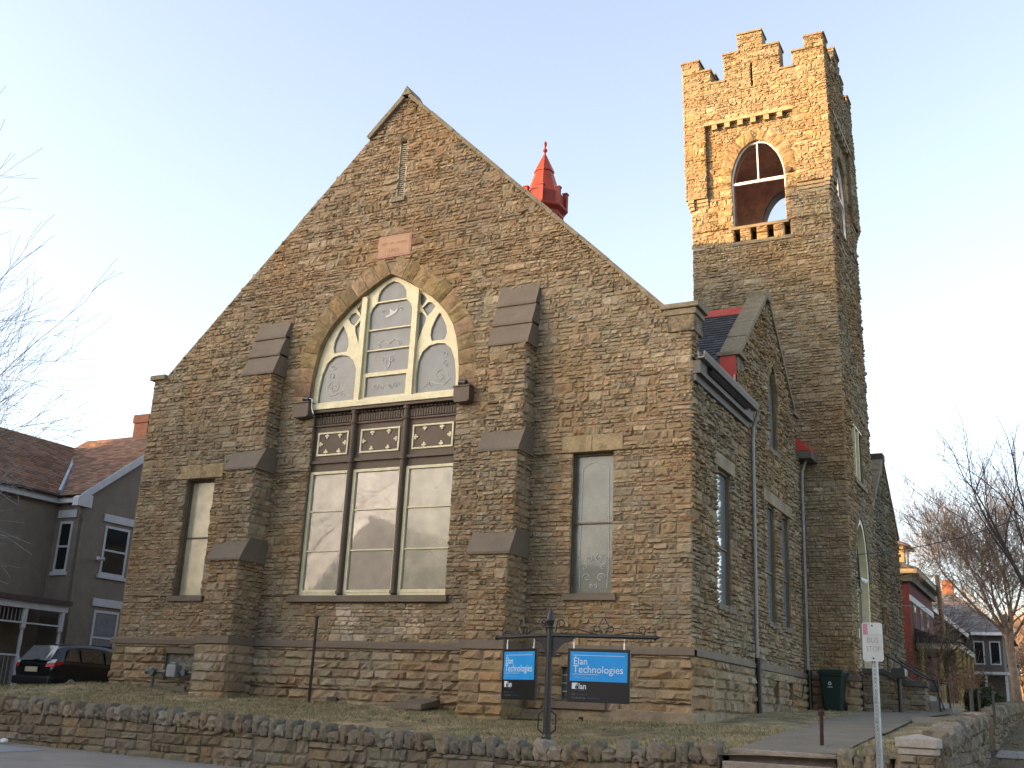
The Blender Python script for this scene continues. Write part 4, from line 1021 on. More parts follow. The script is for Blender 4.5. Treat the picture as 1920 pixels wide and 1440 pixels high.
topF = lambda x,y: float(np.interp(x,[-30,-12,1.6,6,10,14,17.3,20],[-.02,-.10,-.17,-.23,-.34,-.41,-.25,-.25]))
stf = lambda x,y: float(street_z(np.array(x),np.array(y)))
retaining('long low stone retaining wall with upright coping stones in front of the church', (-22,-4.62), (17.22,-4.62), topF, lambda x,y: stf(x,-4.7), 'grey')
retaining('short stone wall between the front steps and the capped pier', (18.9,-4.62), (19.6,-4.62), topF, lambda x,y: stf(x,-4.7), 'grey', cw=.17)
topS = lambda x,y: float(np.interp(y,[-4.5,-1.8,3.7,11,16,30,60],[.02,.19,.45,.77,.9,1.3,2.0]))
retaining('stone retaining wall along the side sidewalk from the capped pier to the gap', (20.25,-4.3), (20.25,3.45), topS, lambda x,y: stf(x+.3,y), 'grey', cw=.3)
retaining('stone retaining wall along the side sidewalk beyond the gap', (20.25,5.3), (20.25,24), topS, lambda x,y: stf(x+.3,y), 'grey', cw=.3)
pier = empty('gate_pier', (19.9,-4.7,-.9), 'square rough stone pier with a shallow pyramid cap at the street corner', 'pier')
for F,l in ((Face((19.76,-4.82,0),(1,0,0),(0,-1,0)),.44),(Face((20.20,-4.82,0),(0,1,0),(1,0,0)),.44),(Face((19.76,-4.38,0),(0,-1,0),(-1,0,0)),.44)):
    mb = MB(); r_ = []; z = -1.3
    while z < -.22:
        h = random.uniform(.15,.22); h = h if -.22-z-h > .1 else -.22-z
        w_ = random.uniform(.15,.28); r_ += [(0,w_,z,z+h),(w_,l,z,z+h)]; z += h
    emit_stones(mb, F, r_, 'cope', (.03,.06)); mb.build('pier_face', STONE, pier)
MB().box((19.78,-4.80,-1.3),(20.18,-4.40,-.2)).build('core', MORTAR, pier)
PC = mat('pale_cap_stone', (.33,.30,.25), .85, .18, 6, .01, 20, col2=(.24,.22,.19))
mb = MB(); mb.box((19.74,-4.84,-.21),(20.22,-4.36,-.125)); mb.build('cap_base', PC, pier, bevel=.012)
c0 = [(19.71,-4.87),(20.25,-4.87),(20.25,-4.33),(19.71,-4.33)]
mb = MB(); mb.add([(x,y,-.12) for x,y in c0]+[(x,y,.0) for x,y in c0]+[(19.98,-4.60,.06)], [(3,2,1,0),(0,1,5,4),(1,2,6,5),(2,3,7,6),(3,0,4,7),(4,5,8),(5,6,8),(6,7,8),(7,4,8)]); mb.build('cap', PC, pier, bevel=.012)
# front steps
mb = MB(); z = -.29; y = -4.42
STEP = mat('worn_step_concrete', (.22,.185,.15), .9, .18, 2.5, .004, 40)
steps = empty('front_steps', (18,-4.6,-1.2), 'worn concrete steps cut through the retaining wall up to the path', 'steps')
for i in range(6): mb.box((17.3,-4.42-.33*i,-1.6),(18.85,-3.9 if i == 0 else -4.42-.33*(i-1)-.001,-.28-.165*i))
mb.build('tread', STEP, steps, bevel=.015)

# posts on the lawn
def plain_post(name, x, y, z0, z1, label, cat, r=.028, rust=None, top=None):
    t = empty(name, (x,y,z0), label, cat)
    mb = MB(); mb.tube([(x,y,z0-.1),(x+.01,y,z1)], r, 8); mb.build('post', rust or IRON, t)
    mb = MB(); mb.lathe((x+.01,y,z1-.02), top or [(.0,0),(.035,.0),(.045,.03),(.035,.07),(.0,.08)], 10); mb.build('cap', rust or IRON, t)
plain_post('pipe_post', 6.73, -.62, .05, 1.9, 'thin tall black pipe post on the lawn below the triple window', 'post', .032)
RUST = mat('dark_rusty_iron', (.035,.018,.014), .8, .3, 10)
plain_post('short_post', 18.38, -3.1, -.22, .27, 'short dark rusty post at the left edge of the path behind the front steps', 'post', .03, RUST, [(.0,0),(.05,0),(.05,.05),(.03,.08),(.0,.09)])
# railing posts at the gap in the side wall
gr = empty('railing', (20,4.5,.4), 'short black iron railing at the gap in the side wall', 'railing')
for (x,y) in ((19.95,4.15),(20.02,5.15),(20.3,5.15)):
    mb = MB(); mb.tube([(x,y,.30),(x,y,.90)], .045 if y < 4.5 else .03, 6); mb.lathe((x,y,.9),[(.05,0),(.05,.03),(.0,.08)],8); mb.build('post', IRON, gr)
for z in (.84,.45): MB().tube([(20.02,5.15,z),(20.3,5.15,z)], .02, 6).build('rail', IRON, gr)

# hatch slab, iron pipe along the footing
t = empty('hatch_slab', (9.5,-.75,.1), 'small sloping stone hatch cover lying at the foot of the church front', 'slab')
mb = MB(); mb.prism([(-.98,.02),(-.2,.10),(-.2,.25),(-.98,.13)], lambda y,z,x: np.array((x,y,z)), 9.22, 9.86); mb.build('cover', BROWN, t, bevel=.01)
mb = MB(); mb.tube([(11.9,-1.05,-.06),(13.2,-.42,-.05)], .02, 6); mb.tube([(13.2,-.42,-.07),(13.2,-.42,.04)], .05, 8); o = mb.build('drain_pipe', RUST); tag(o, 'rusty pipe lying along the lawn at the foot of the right buttress', 'pipe')

# gas meters
gm = empty('gas_meter', (2.4,-.3,.4), 'grey gas meter with pipes and valves against the left end of the church front', 'gas meter')
GREYP = mat('blue_grey_metal', (.09,.11,.115), .5, .2, 8, metal=.3)
mb = MB(); mb.tube([(1.45,-.3,.60),(3.1,-.3,.60)], .035, 8); mb.tube([(1.7,-.3,.1),(1.7,-.3,.62)], .035, 8); mb.tube([(3.0,-.3,.1),(3.0,-.3,.62)], .035, 8); mb.tube([(2.95,-.3,.6),(3.05,-.3,.95),(3.05,-.05,.95)], .03, 8)
for x in (1.5,1.72,2.05,2.75): mb.tube([(x-.06,-.3,.6),(x+.06,-.3,.6)], .06, 8)
mb.build('pipe', GREYP, gm)
mb = MB(); mb.box((2.2,-.42,.48),(2.5,-.18,.78)); mb.tube([(2.35,-.3,.78),(2.35,-.3,.84)], .09, 10); mb.build('meter_body', mat('pale_grey_metal', (.22,.24,.24), .5, .15, 6), gm, bevel=.03)
mb = MB(); mb.tube([(1.72,-.36,.6),(1.72,-.42,.6)], .09, 10); mb.tube([(2.75,-.36,.6),(2.75,-.42,.6)], .07, 10); mb.build('valve_wheel', GREYP, gm)
mb = MB(); mb.box((1.95,-.5,.14),(2.95,-.44,.28)); mb.build('guard_board', mat('old_board', (.12,.11,.09), .9, .2, 5), gm)

# ------------------------------------------------------------------ iron sign post with two hanging signs
PX, PY, PZ = 13.82, -3.3, -.36
post = empty('sign_post', (PX,PY,PZ), 'black iron sign post with acorn finial, two scrolled arms and a round collar', 'sign post')
mb = MB(); mb.tube([(PX,PY,PZ-.05),(PX,PY,PZ+.5),(PX,PY,1.50)], [.068,.062,.055], 14); mb.lathe((PX,PY,PZ), [(.085,0),(.085,.06),(.07,.1)], 14); mb.build('post', IRON, post, smooth=False)
mb = MB(); mb.lathe((PX,PY,1.50), [(.06,0),(.075,.02),(.05,.05),(.06,.08),(.078,.14),(.075,.2),(.05,.28),(.012,.36)], 14); mb.build('finial', IRON, post)
ARM = [(R(7.7),1.85),(R(151),1.66)]
for ang, Ln in ARM:
    ux, uy = math.cos(ang), math.sin(ang); z = 1.39
    A = lambda s,h: (PX+ux*s, PY+uy*s, z+h)
    mb = MB(); mb.tube([A(0,0),A(Ln,0)], .035, 10); mb.tube([A(Ln,0),A(Ln+.02,0),A(Ln+.05,0),A(Ln+.09,0)], [.05,.05,.03,.008], 10)
    arm = mb.build('arm', IRON, post)
    mb = MB(); mb.prism([(0,0),(.42,0),(.36,-.06),(.18,-.12),(.07,-.24),(.06,-.34),(0,-.34)], lambda s,h,d: np.array((PX+ux*(.05+s)-uy*d, PY+uy*(.05+s)+ux*d, z-.03+h)), -.012, .012); mb.build('bracket', IRON, arm)
    mb = MB()
    def sc_(P): mb.tube([A(s,h) for s,h in P], .011, 5)
    sp_ = lambda c,h,r,t0,t1,sg=1,n=14: [(c+sg*r*(1-.5*i/n)*math.cos(t0+(t1-t0)*i/n), h+r*(1-.5*i/n)*math.sin(t0+(t1-t0)*i/n)) for i in range(n+1)]
    sc_([(.10,.05),(.12,.14)]+sp_(.20,.20,.075,math.pi,-3.8)); sc_(sp_(Ln-.22,.12,.07,-.9,5.0)); sc_([(Ln-.16,.05),(Ln-.4,.08),(Ln-.7,.03)])
    mid = Ln*.52
    for sg in (-1,1): sc_([(mid+sg*.02,.30),(mid+sg*.09,.18),(mid+sg*.02,.05)]); sc_([(mid+sg*.03,.04)]+sp_(mid+sg*.13,.13,.06,-2.6,2.2,sg)); 
    sc_([(.25,.10),(.5,.11),(mid-.12,.03)])
    mb.build('scrollwork', IRON, arm)
mb = MB()
for ang in (R(30),):
    for s_ in (-1,1): mb.tube([(PX+s_*math.cos(ang)*.05,PY+s_*math.sin(ang)*.05,-.06+h) if abs(h) > .19 else (PX+s_*math.cos(ang)*.15,PY+s_*math.sin(ang)*.15,-.06+h) for h in (-.2,-.12,0,.12,.2) for _ in (0,)] , .014, 6)
mb.build('collar', IRON, post)
mb = MB(); mb.tube([(PX+.12,PY,.30),(PX+.42,PY+.05,.33)], .012, 5); mb.build('stay', IRON, post)
BLACKP = mat('black_sign_panel', (.006,.006,.007), .35, .1, 5, spec=.5); BLUE = mat('bright_blue_vinyl', (.018,.26,.62), .4, .03, 4); WV = mat('white_vinyl', (.55,.62,.66), .5, .03, 4); PALEB = mat('pale_blue_vinyl', (.12,.36,.66), .5, .03, 4); DIMW = mat('small_grey_print', (.16,.18,.20), .5, .03, 4); DIMB = mat('small_blue_print', (.03,.09,.16), .5, .03, 4)
for k,(ang,Ln) in enumerate(ARM):
    ux, uy = math.cos(ang), math.sin(ang)
    if k == 1: F = Face((PX+ux*1.42, PY+uy*1.42, .29), (-ux,-uy,0), (-uy,ux,0)); 
    else: F = Face((PX+ux*.34, PY+uy*.34, .29), (ux,uy,0), (uy,-ux,0))
    toCam = np.array((22.0-PX,-20.8-PY,0)); F.N = F.N if np.dot(F.N,toCam) > 0 else -F.N
    w, h = (1.10,.885) if k == 0 else (1.06,.885)
    hs_ = empty('hanging_sign', F(w/2,0,0), ('wide blue and black hanging sign seen square on, right of the iron post' if k == 0 else 'blue and black hanging sign turned away, seen narrow left of the iron post'), 'sign', 'signs hanging from the iron post')
    mb = MB(); fbox(mb,F,0,w,0,h,-.022,.022); pan = mb.build('panel', BLACKP, hs_, bevel=.004)
    mb = MB(); fbox(mb,F,.05,w-.045,.345,h-.05,.0225,.0245); mb.build('blue_field', BLUE, pan)
    mb = MB(); fbox(mb,F,.10,w-.10,h-.115,h-.108,.0248,.0256); fbox(mb,F,.10,.56,.455,.461,.0248,.0256); mb.build('rule', WV, pan)
    T = lambda s_,sz,a,z,m,sx=1.0,b=0: text_mesh('lettering', s_, sz, F, a, z, .0258, m, pan, .0005, sx=sx*(w/1.1)*1.02, bold=b)
    T('\u00c9lan', .165, .105, .62, WV, .92); T('Technologies', .175, .10, .485, WV, .93)
    T('1498 Chase Ave.', .065, .105, .385, PALEB, .95)
    mb = MB(); fbox(mb,F,.09,.19,.215,.315,.0225,.024); mb.build('logo_square', WV, pan)
    T('\u00e9', .10, .145, .222, BLACKP, 1, .003); T('lan', .135, .205, .218, WV, .9, .002); T('technologies', .022, .21, .192, DIMW)
    T('Visit', .038, .09, .115, DIMW); T('elantech.com', .038, .18, .115, DIMB); T('Or call toll free', .038, .09, .06, DIMW); T('866.555.0142', .038, .37, .06, DIMB)
    for a in (.10, w-.11):
        hk = MB(); c = F(a,h,0); hk.tube([c+np.array((0,0,.17)),c+np.array((0,0,.09))], .006, 5); hk.tube([c-np.array((0,0,.03)),c+np.array((0,0,.10))], .014, 6); hk.build('hook', mat('bright_steel', (.75,.75,.72), .3, .05, 5, metal=.5), hs_)

# ------------------------------------------------------------------ bus stop sign
bx_, by_ = 20.06, -8.4; bz = stf(bx_, by_)
bs = empty('bus_stop_sign', (bx_,by_,bz), 'faded white bus stop plate on a perforated galvanised post by the corner', 'sign')
k_ = .80; F0_ = Face((bx_-.135*k_,by_-.045,.795), (math.cos(R(6)),math.sin(R(6)),0), (math.sin(R(6)),-math.cos(R(6)),0))
class _Sc:
    N = F0_.N; U = F0_.U; O = F0_.O
    def __call__(s, a, z, d=0): return F0_(a*.77, z*.86, d)
F = _Sc()
mb = MB(); mb.prism([(-.022,-.02),(.022,-.02),(.034,.02),(.02,.024),(.014,-.006),(-.014,-.006),(-.02,.024),(-.034,.02)], lambda a,b,z: np.array((bx_+a,by_+b,z)), bz-.2, 1.18); pp = mb.build('post', STEEL, bs)
mb = MB()
for i in range(60): z = bz+.1+i*.0254*1.6; mb.tube([(bx_,by_-.0225,z),(bx_,by_-.0195,z)], .005, 6)
mb.build('punched_hole', DARK, pp)
def rrect(a0,a1,z0,z1,r,n=5): return [(cx+r*math.cos(t0+i*math.pi/2/n), cz+r*math.sin(t0+i*math.pi/2/n)) for cx,cz,t0 in ((a1-r,z1-r,0),(a0+r,z1-r,math.pi/2),(a0+r,z0+r,math.pi),(a1-r,z0+r,3*math.pi/2)) for i in range(n+1)]
pw, ph = .272, .47
PLT = mat('weathered_white_plate', (.40,.43,.41), .5, .07, 6)
mb = MB(); mb.prism(rrect(0,pw,0,ph,.032), lambda a,z,d: F(a,z,d), 0, .004); pl = mb.build('plate', PLT, bs)
PINK = mat('faded_red_print', (.34,.16,.20), .6, .12, 30); FP = mat('faded_letter_print', (.235,.225,.25), .6, .1, 30)
plate_with_holes('border', rrect(0,pw,0,ph,.032), [rrect(.010,pw-.010,.010,ph-.010,.026)], F, .0046, .0008, mat('pale_rim', (.5,.47,.48), .5, .05), pl)
mb = MB(); fbox(mb,F,.013,.075,.325,.455,.0043,.0047); mb.build('red_square', PINK, pl)
mb = MB(); fbox(mb,F,.013,pw-.013,.318,.322,.0043,.0047); mb.build('rule', FP, pl)
text_mesh('lettering', 'BUS', .098, F, .138, .222, .0045, FP, pl, .0003, 'CENTER', .95); text_mesh('lettering', 'STOP', .098, F, .140, .115, .0045, FP, pl, .0003, 'CENTER', .82)
for z in (.035,.432): mb = MB(); mb.tube([F(.136,z,.002),F(.136,z,.010)], .009, 8); mb.build('bolt', DARK, pl)

# ------------------------------------------------------------------ wheeled bin, letter box
bn = empty('wheeled_bin', (16.1,9.75,.47), 'dark green wheeled bin with a closed lid beside the tower', 'bin')
GRN = mat('dark_green_plastic', (.004,.022,.016), .45, .06, 4, spec=.4)
x0,x1,y0,y1,z0 = 15.75,16.42,9.45,10.12,.47
def loft(mb, rings):
    n = len(rings[0]); vs = [p for r in rings for p in r]; fs = [tuple(range(n))[::-1], tuple(range(n*(len(rings)-1),n*len(rings)))]
    for i in range(len(rings)-1):
        for k in range(n): fs.append((i*n+k,i*n+(k+1)%n,(i+1)*n+(k+1)%n,(i+1)*n+k))
    return mb.add(vs, fs)
rg = lambda dx,z,r=.05: [(x,y,z) for x,y in rrect(x0+dx,x1-dx,y0+dx,y1-dx,r,3)]
mb = MB(); loft(mb, [rg(.10,.50),rg(.085,.7),rg(.03,1.34),rg(.01,1.36),rg(.01,1.42)]); bb = mb.build('body', GRN, bn)
mb = MB(); loft(mb, [rg(-.02,1.421),rg(-.02,1.47),rg(.02,1.51),rg(.12,1.525)]); mb.build('lid', GRN, bn)
mb = MB(); mb.tube([(x0-.02,y1+.03,1.42),(x1+.02,y1+.03,1.42)], .02, 8); mb.build('handle', GRN, bn)
for x in (x0+.08,x1-.08): mb = MB(); mb.tube([(x-.03,y1-.05,.59),(x+.03,y1-.05,.59)], .12, 14); mb.build('wheel', BLACKP, bn)
mb = MB(); c = np.array((16.05,y0+.045,1.16)); 
mb.tube([c+np.array((.035*math.cos(t),-.008,.035*math.sin(t))) for t in np.linspace(.3,2*math.pi,14)], .010, 5); mb.box((15.99,y0+.03,1.06),(16.12,y0+.05,1.072)); mb.build('emblem', WHITE, bb)
mx = empty('letter_box', (17.75,9.9,.5), 'black letter box on a black post beside the entrance steps', 'letter box')
MB().tube([(17.75,9.9,.42),(17.75,9.9,1.38)], .05, 8).build('post', IRON, mx)
mb = MB(); loft(mb, [[(17.60+a,9.62+s_,1.36+z) for a,z in rrect(0,.34,0,.24,.05,4)] for s_ in (0,.5)]); mb.build('box', IRON, mx)

# ================================================================== NEIGHBOUR HOUSE (left)
hs = empty('neighbour_house', (-14,9,0), 'grey-brown painted brick house with brown shingle roof and white trim left of the church', 'house')
BRK = mat('grey_painted_brick', (.172,.148,.116), .85, .08, 2.5, .006, 25)
FA = Face((-11.5,-12,0),(0,1,0),(1,0,0)); FB = Face((-10.3,7.05,0),(0,1,0),(1,0,0)); FJ = Face((-11.5,7.05,0),(1,0,0),(0,-1,0))
MB().box((-19,-12,-.5),(-11.5,20,7.05)).build('wall', BRK, hs)
mb = MB(); mb.box((-12,7.05,-.5),(-10.3,15.3,7.1)); mb.build('wall', BRK, hs)
mb = MB(); mb.prism([(7.05,7.1),(15.3,7.1),(11.17,10.25)], lambda y,z,x: np.array((x,y,z)), -10.31, -12.5); mb.build('gable_wall', BRK, hs)
SHG = (.150,.078,.042)
SHM = mat('brown_shingles', (1,1,1), .95, .15, 6, .004, 40, attr=True)
s2 = math.hypot(4.25,2.95)
slates('roof', (-11.2,-12.5,6.98), (0,1,0), (-4.25/s2,0,2.95/s2), 33, s2, hs, w=.33, h=.16, base=SHG, m=SHM)
slates('roof', (-19.7,-12.5,6.98), (0,1,0), (4.25/s2,0,2.95/s2), 33, s2, hs, w=.33, h=.3, base=SHG, m=SHM)
s3 = math.hypot(4.5,3.43)
slates('roof', (-15.4,6.7,6.92), (1,0,0), (0,4.5/s3,3.43/s3), 5.35, s3, hs, w=.33, h=.16, base=(.15,.088,.058), m=SHM)
slates('roof', (-15.4,15.7,6.92), (1,0,0), (0,-4.5/s3,3.43/s3), 5.35, s3, hs, w=.33, h=.3, base=(.15,.088,.058), m=SHM)
HW = mat('house_white_trim', (.42,.43,.44), .6, .08, 4)
mb = MB(); mb.prism([(6.75,6.72),(6.75,6.95),(11.17,10.33),(15.6,6.95),(15.6,6.72),(15.2,6.72),(11.17,10.02),(7.15,6.95),(7.15,6.72)], lambda y,z,x: np.array((x,y,z)), -10.24, -10.0); mb.build('barge_board', HW, hs)
mb = MB(); mb.prism([(6.60,6.50),(7.25,6.50),(7.25,6.95),(6.9,7.02),(6.60,6.80)], lambda y,z,x: np.array((x,y,z)), -9.97,-10.26); mb.build('eave_return', HW, hs)
mb = MB(); mb.box((-11.48,-12,6.66),(-11.28,6.99,6.90)); mb.box((-11.48,6.82,6.66),(-10.3,6.99,6.86)); mb.build('fascia', HW, hs)
mb = MB(); mb.tube([(-11.2,-12,6.93),(-11.2,6.8,6.93)], .07, 6); mb.tube([(-11.2,6.8,6.93),(-10.2,6.8,6.9)], .07, 6); mb.build('gutter', mat('dark_gutter', (.05,.04,.035)), hs)
mb = MB(); vd = np.array((-15.5+11.2, 11.1-6.9, 9.95-7.0)); v0 = np.array((-11.25,6.8,7.03)); mb.tube([v0+np.array((0,0,.05)), v0+vd*.92+np.array((0,0,.05))], .09, 5); mb.build('valley_flashing', mat('lead_flashing', (.22,.26,.30), .5), hs)
mb = MB(); mb.tube([(-10.2,6.95,6.8),(-10.18,7.0,6.3),(-10.22,7.2,6.0),(-10.22,7.25,-.1)], .06, 8); mb.build('downpipe', BRK, hs)
mb = MB(); mb.box((-12.9,11.35,8.8),(-12.1,12.2,11.2)); mb.box((-12.95,11.3,11.0),(-12.05,12.25,11.35)); mb.build('chimney', mat('orange_brick', (.20,.085,.05), .9, .2, 6), hs)
def hwin(F, a0, a1, z0, z1, blind=False):
    f = MB(); t = .09
    fbox(f,F,a0,a0+t,z0,z1,.03,-.06); fbox(f,F,a1-t,a1,z0,z1,.03,-.06); fbox(f,F,a0+t,a1-t,z1-t,z1,.029,-.06); fbox(f,F,a0+t,a1-t,z0,z0+t,.029,-.06); zm = (z0+z1)/2; fbox(f,F,a0+t,a1-t,zm-.035,zm+.035,.035,-.06)
    w = f.build('window', HW, hs); p = MB(); fbox(p,F,a0+.05,a1-.05,z0+.05,z1-.05,.006,-.05); p.build('pane', G_DARK, w)
    if blind: p = MB(); fbox(p,F,a0+.1,a1-.1,z0+.7,z1-.1,.012,.007); p.build('blind', mat('grey_blind', (.14,.15,.15), .6), w)
    l = MB(); fbox(l,F,a0-.15,a1+.15,z1+.14,z1+.42,.06,-.05); l.build('lintel', HW, w); l = MB(); fbox(l,F,a0-.08,a1+.08,z0-.13,z0,.07,-.05); l.build('sill', HW, w)
hwin(FB, 1.28, 2.50, 4.22, 6.05); hwin(FB, 1.35, 2.55, .95, 2.92, True); hwin(FJ, .28, .95, 4.15, 6.0)
hwin(FA, 14.2, 15.3, 4.1, 6.0)
for y in (2.0,8.0): hwin(FA, y, y+1.1, 4.1, 6.0)
sl2 = empty('security_light', (-10.1,8.1,4.9), 'small white twin security light on the grey house wall below the upper window', 'light fixture')
mb = MB(); c = np.array((-10.28,8.15,4.75)); mb.tube([c,c+np.array((.12,0,0))], .06, 8); mb.build('base', HW, sl2)
for s_ in (-1,1): mb = MB(); mb.tube([c+np.array((.12,s_*.03,0)),c+np.array((.22,s_*.16,.02))], [.04,.07], 8); mb.build('lamp_head', HW, sl2)
# porch
mb = MB(); mb.box((-11.49,-12,2.86),(-9.35,6.55,3.02)); mb.prism([(-11.49,3.021),(-9.4,3.021),(-11.49,3.15)], lambda a,z,y: np.array((a,y,z)), -12, 6.5); pr = mb.build('porch_roof', mat('maroon_porch_roof', (.07,.045,.04), .8), hs)
mb = MB(); mb.box((-9.62,-12,2.62),(-9.46,6.5,2.858)); mb.box((-9.58,-12,2.12),(-9.50,6.4,2.17)); mb.box((-9.59,-12,1.05),(-9.51,4.8,1.11)); mb.box((-9.59,-12,.0),(-9.51,4.8,.07)); mb.build('porch_trim', HW, hs)
for y in (-9,-4.4,.2,4.8,6.35):
    mb = MB(); q = [(-9.56+a,y+b) for a,b in ((-.09,-.09),(.09,-.09),(.09,.09),(-.09,.09))]
    loft(mb, [[(x,yy,z) for x,yy in q] for z in (-.3,1.0)]) if y < 6 else None
    mb.lathe((-9.56,y,0), [(.09,-.1 if y > 6 else 1.0),(.05,1.12),(.07,1.5),(.055,1.9),(.10,1.98),(.10,2.62)], 8); mb.build('porch_post', HW, hs)
for z0_,z1_,ym in ((2.17,2.6,9),(.07,1.05,4.7)):
    mb = MB()
    for i in range(110):
        y = -12+i*.155
        if y < ym: mb.box((-9.555,y,z0_),(-9.535,y+.03,z1_))
    mb.build('spindle_row', mat('grey_spindle', (.20,.20,.20)), hs)
bx('porch_floor', (-11.49,-12,-.45), (-9.4,6.5,-.05), DARK, hs)

# ================================================================== PARKED CAR
car = empty('parked_car', (-5.55,4.1,-.13), 'black hatchback parked beside the church, seen from its rear right corner', 'car')
CB = mat('black_car_paint', (.006,.007,.009), .18, .05, 3, spec=.6); CG = glass('car_glass', (.012,.016,.016), .04, .8)
def cy(t): return 2.15+t          # rear bumper at y=2.15
cxm = -5.55; g0 = -.13
prof = [ # t, z_sill, z_belt, z_roof, w_sill, w_belt, w_roof
 (.00,.34,.62,.80,.60,.74,.66),(.06,.26,.86,1.00,.74,.83,.62),(.20,.22,.93,1.24,.82,.845,.56),(.45,.20,.95,1.44,.84,.85,.57),(.95,.20,.95,1.52,.845,.85,.60),(1.7,.20,.93,1.535,.845,.85,.61),(2.4,.20,.91,1.50,.845,.85,.60),(2.85,.20,.90,1.36,.84,.84,.58),(3.25,.20,.89,1.06,.84,.83,.60),(3.6,.20,.84,.93,.82,.80,.62),(3.9,.24,.66,.78,.74,.70,.55),(4.0,.30,.5,.6,.55,.55,.5)]
rings = []
for t,zs_,zb,zr,ws,wb,wr in prof:
    half = [(0,zs_),(ws*.9,zs_),(ws,zs_+.10),(ws+.005,(zs_+zb)/2),(wb,zb-.05),(wb-.02,zb),(wr+(wb-wr)*.12,zb+(zr-zb)*.80),(wr,zr-.03),(wr*.8,zr),(0,zr+.012)]
    ring = [(cxm+a,cy(t),g0+z) for a,z in half]+[(cxm-a,cy(t),g0+z) for a,z in half[::-1][1:-1]]
    rings.append(ring)
mb = MB(); loft(mb, rings); body = mb.build('body', CB, car, smooth=True)
ss = body.modifiers.new('s','SUBSURF'); ss.levels = 1; ss.render_levels = 2
def side_pt(t, f, off=.012, sg=1):
    T = [p[0] for p in prof]; iz = lambda k: float(np.interp(t,T,[p[k] for p in prof]))
    zb, zr, wb, wr = iz(2), iz(3), iz(5)-.02, iz(6)+.02
    return (cxm+sg*(wb+(wr-wb)*f*.93+off), cy(t), g0+zb+(zr-zb)*f*.9)
for sg in (1,-1):
    for (ta,tb,tc,td) in ((.42,.98,.88,.60),(1.06,1.90,1.84,1.06),(2.0,2.95,2.62,2.0)):
        mb = MB(); n = 5; vs = []
        for i in range(n+1):
            tt = ta+(tb-ta)*i/n; t2 = td+(tc-td)*i/n; vs += [side_pt(tt,.10,.02,sg), side_pt(t2,.82,.022,sg)]
        mb.add(vs, [(2*i,2*i+2,2*i+3,2*i+1) for i in range(n)]); mb.build('side_window', CG, car)
mb = MB(); vs = []
for i in range(7):
    u = -1+i/3; vs += [(cxm+u*.66, cy(.055-.02+.05*u*u*.5), g0+.98), (cxm+u*.54, cy(.36+.04*u*u), g0+1.42)]
vs = [(x,y-.03,z+.01) for x,y,z in vs]
mb.add(vs, [(2*i,2*i+2,2*i+3,2*i+1) for i in range(6)]); mb.build('rear_window', glass('bright_rear_glass', (.10,.12,.12), .05, 1.0), car)
TL = mat('red_tail_lamp', (.45,.015,.01), .25, .05, 5); TLC = mat('clear_tail_lamp', (.5,.5,.52), .2, .05, 5)
for sg in (1,-1):
    mb = MB(); mb.add([(cxm+sg*.55,cy(-.03),g0+.80),(cxm+sg*.80,cy(.05),g0+.82),(cxm+sg*.865,cy(.32),g0+.90),(cxm+sg*.865,cy(.34),g0+.98),(cxm+sg*.80,cy(.09),g0+.93),(cxm+sg*.57,cy(.0),g0+.91)], [(0,1,4,5),(1,2,3,4)]); tl = mb.build('tail_lamp', TL, car)
    mb = MB(); mb.add([(cxm+sg*.57,cy(-.005),g0+.912),(cxm+sg*.81,cy(.085),g0+.932),(cxm+sg*.80,cy(.16),g0+1.03),(cxm+sg*.60,cy(.08),g0+1.02)], [(0,1,2,3)]); mb.build('clear_lens', TLC, tl)
mb = MB(); mb.box((cxm-.26,cy(-.045),g0+.66),(cxm+.26,cy(-.03),g0+.80)); mb.build('number_plate', mat('pale_yellow_plate', (.42,.38,.26), .5), car)
mb = MB(); mb.box((cxm-.80,cy(-.05),g0+.30),(cxm+.80,cy(.1),g0+.55)); mb.build('bumper', mat('bumper_black', (.010,.011,.013), .35, .05, 3, spec=.5), car, bevel=.06)
mb = MB(); mb.tube([(cxm-.05,cy(.02),g0+1.0),(cxm+.3,cy(-.06),g0+1.02)], .018, 6); mb.build('wiper', IRON, car)
for sg in (1,-1):
    for t in (.72,3.2):
        c = np.array((cxm+sg*.78,cy(t),g0+.30))
        mb = MB(); mb.tube([c-np.array((sg*.1,0,0)),c+np.array((sg*.085,0,0))], .30, 20); wv = mb.build('wheel', mat('tyre_rubber', (.012,.012,.012), .8), car)
        mb = MB(); mb.tube([c+np.array((sg*.08,0,0)),c+np.array((sg*.098,0,0))], [.19,.17], 14); rim = mb.build('rim', mat('alloy_rim', (.35,.35,.36), .3, .05, 5, metal=.7), wv)

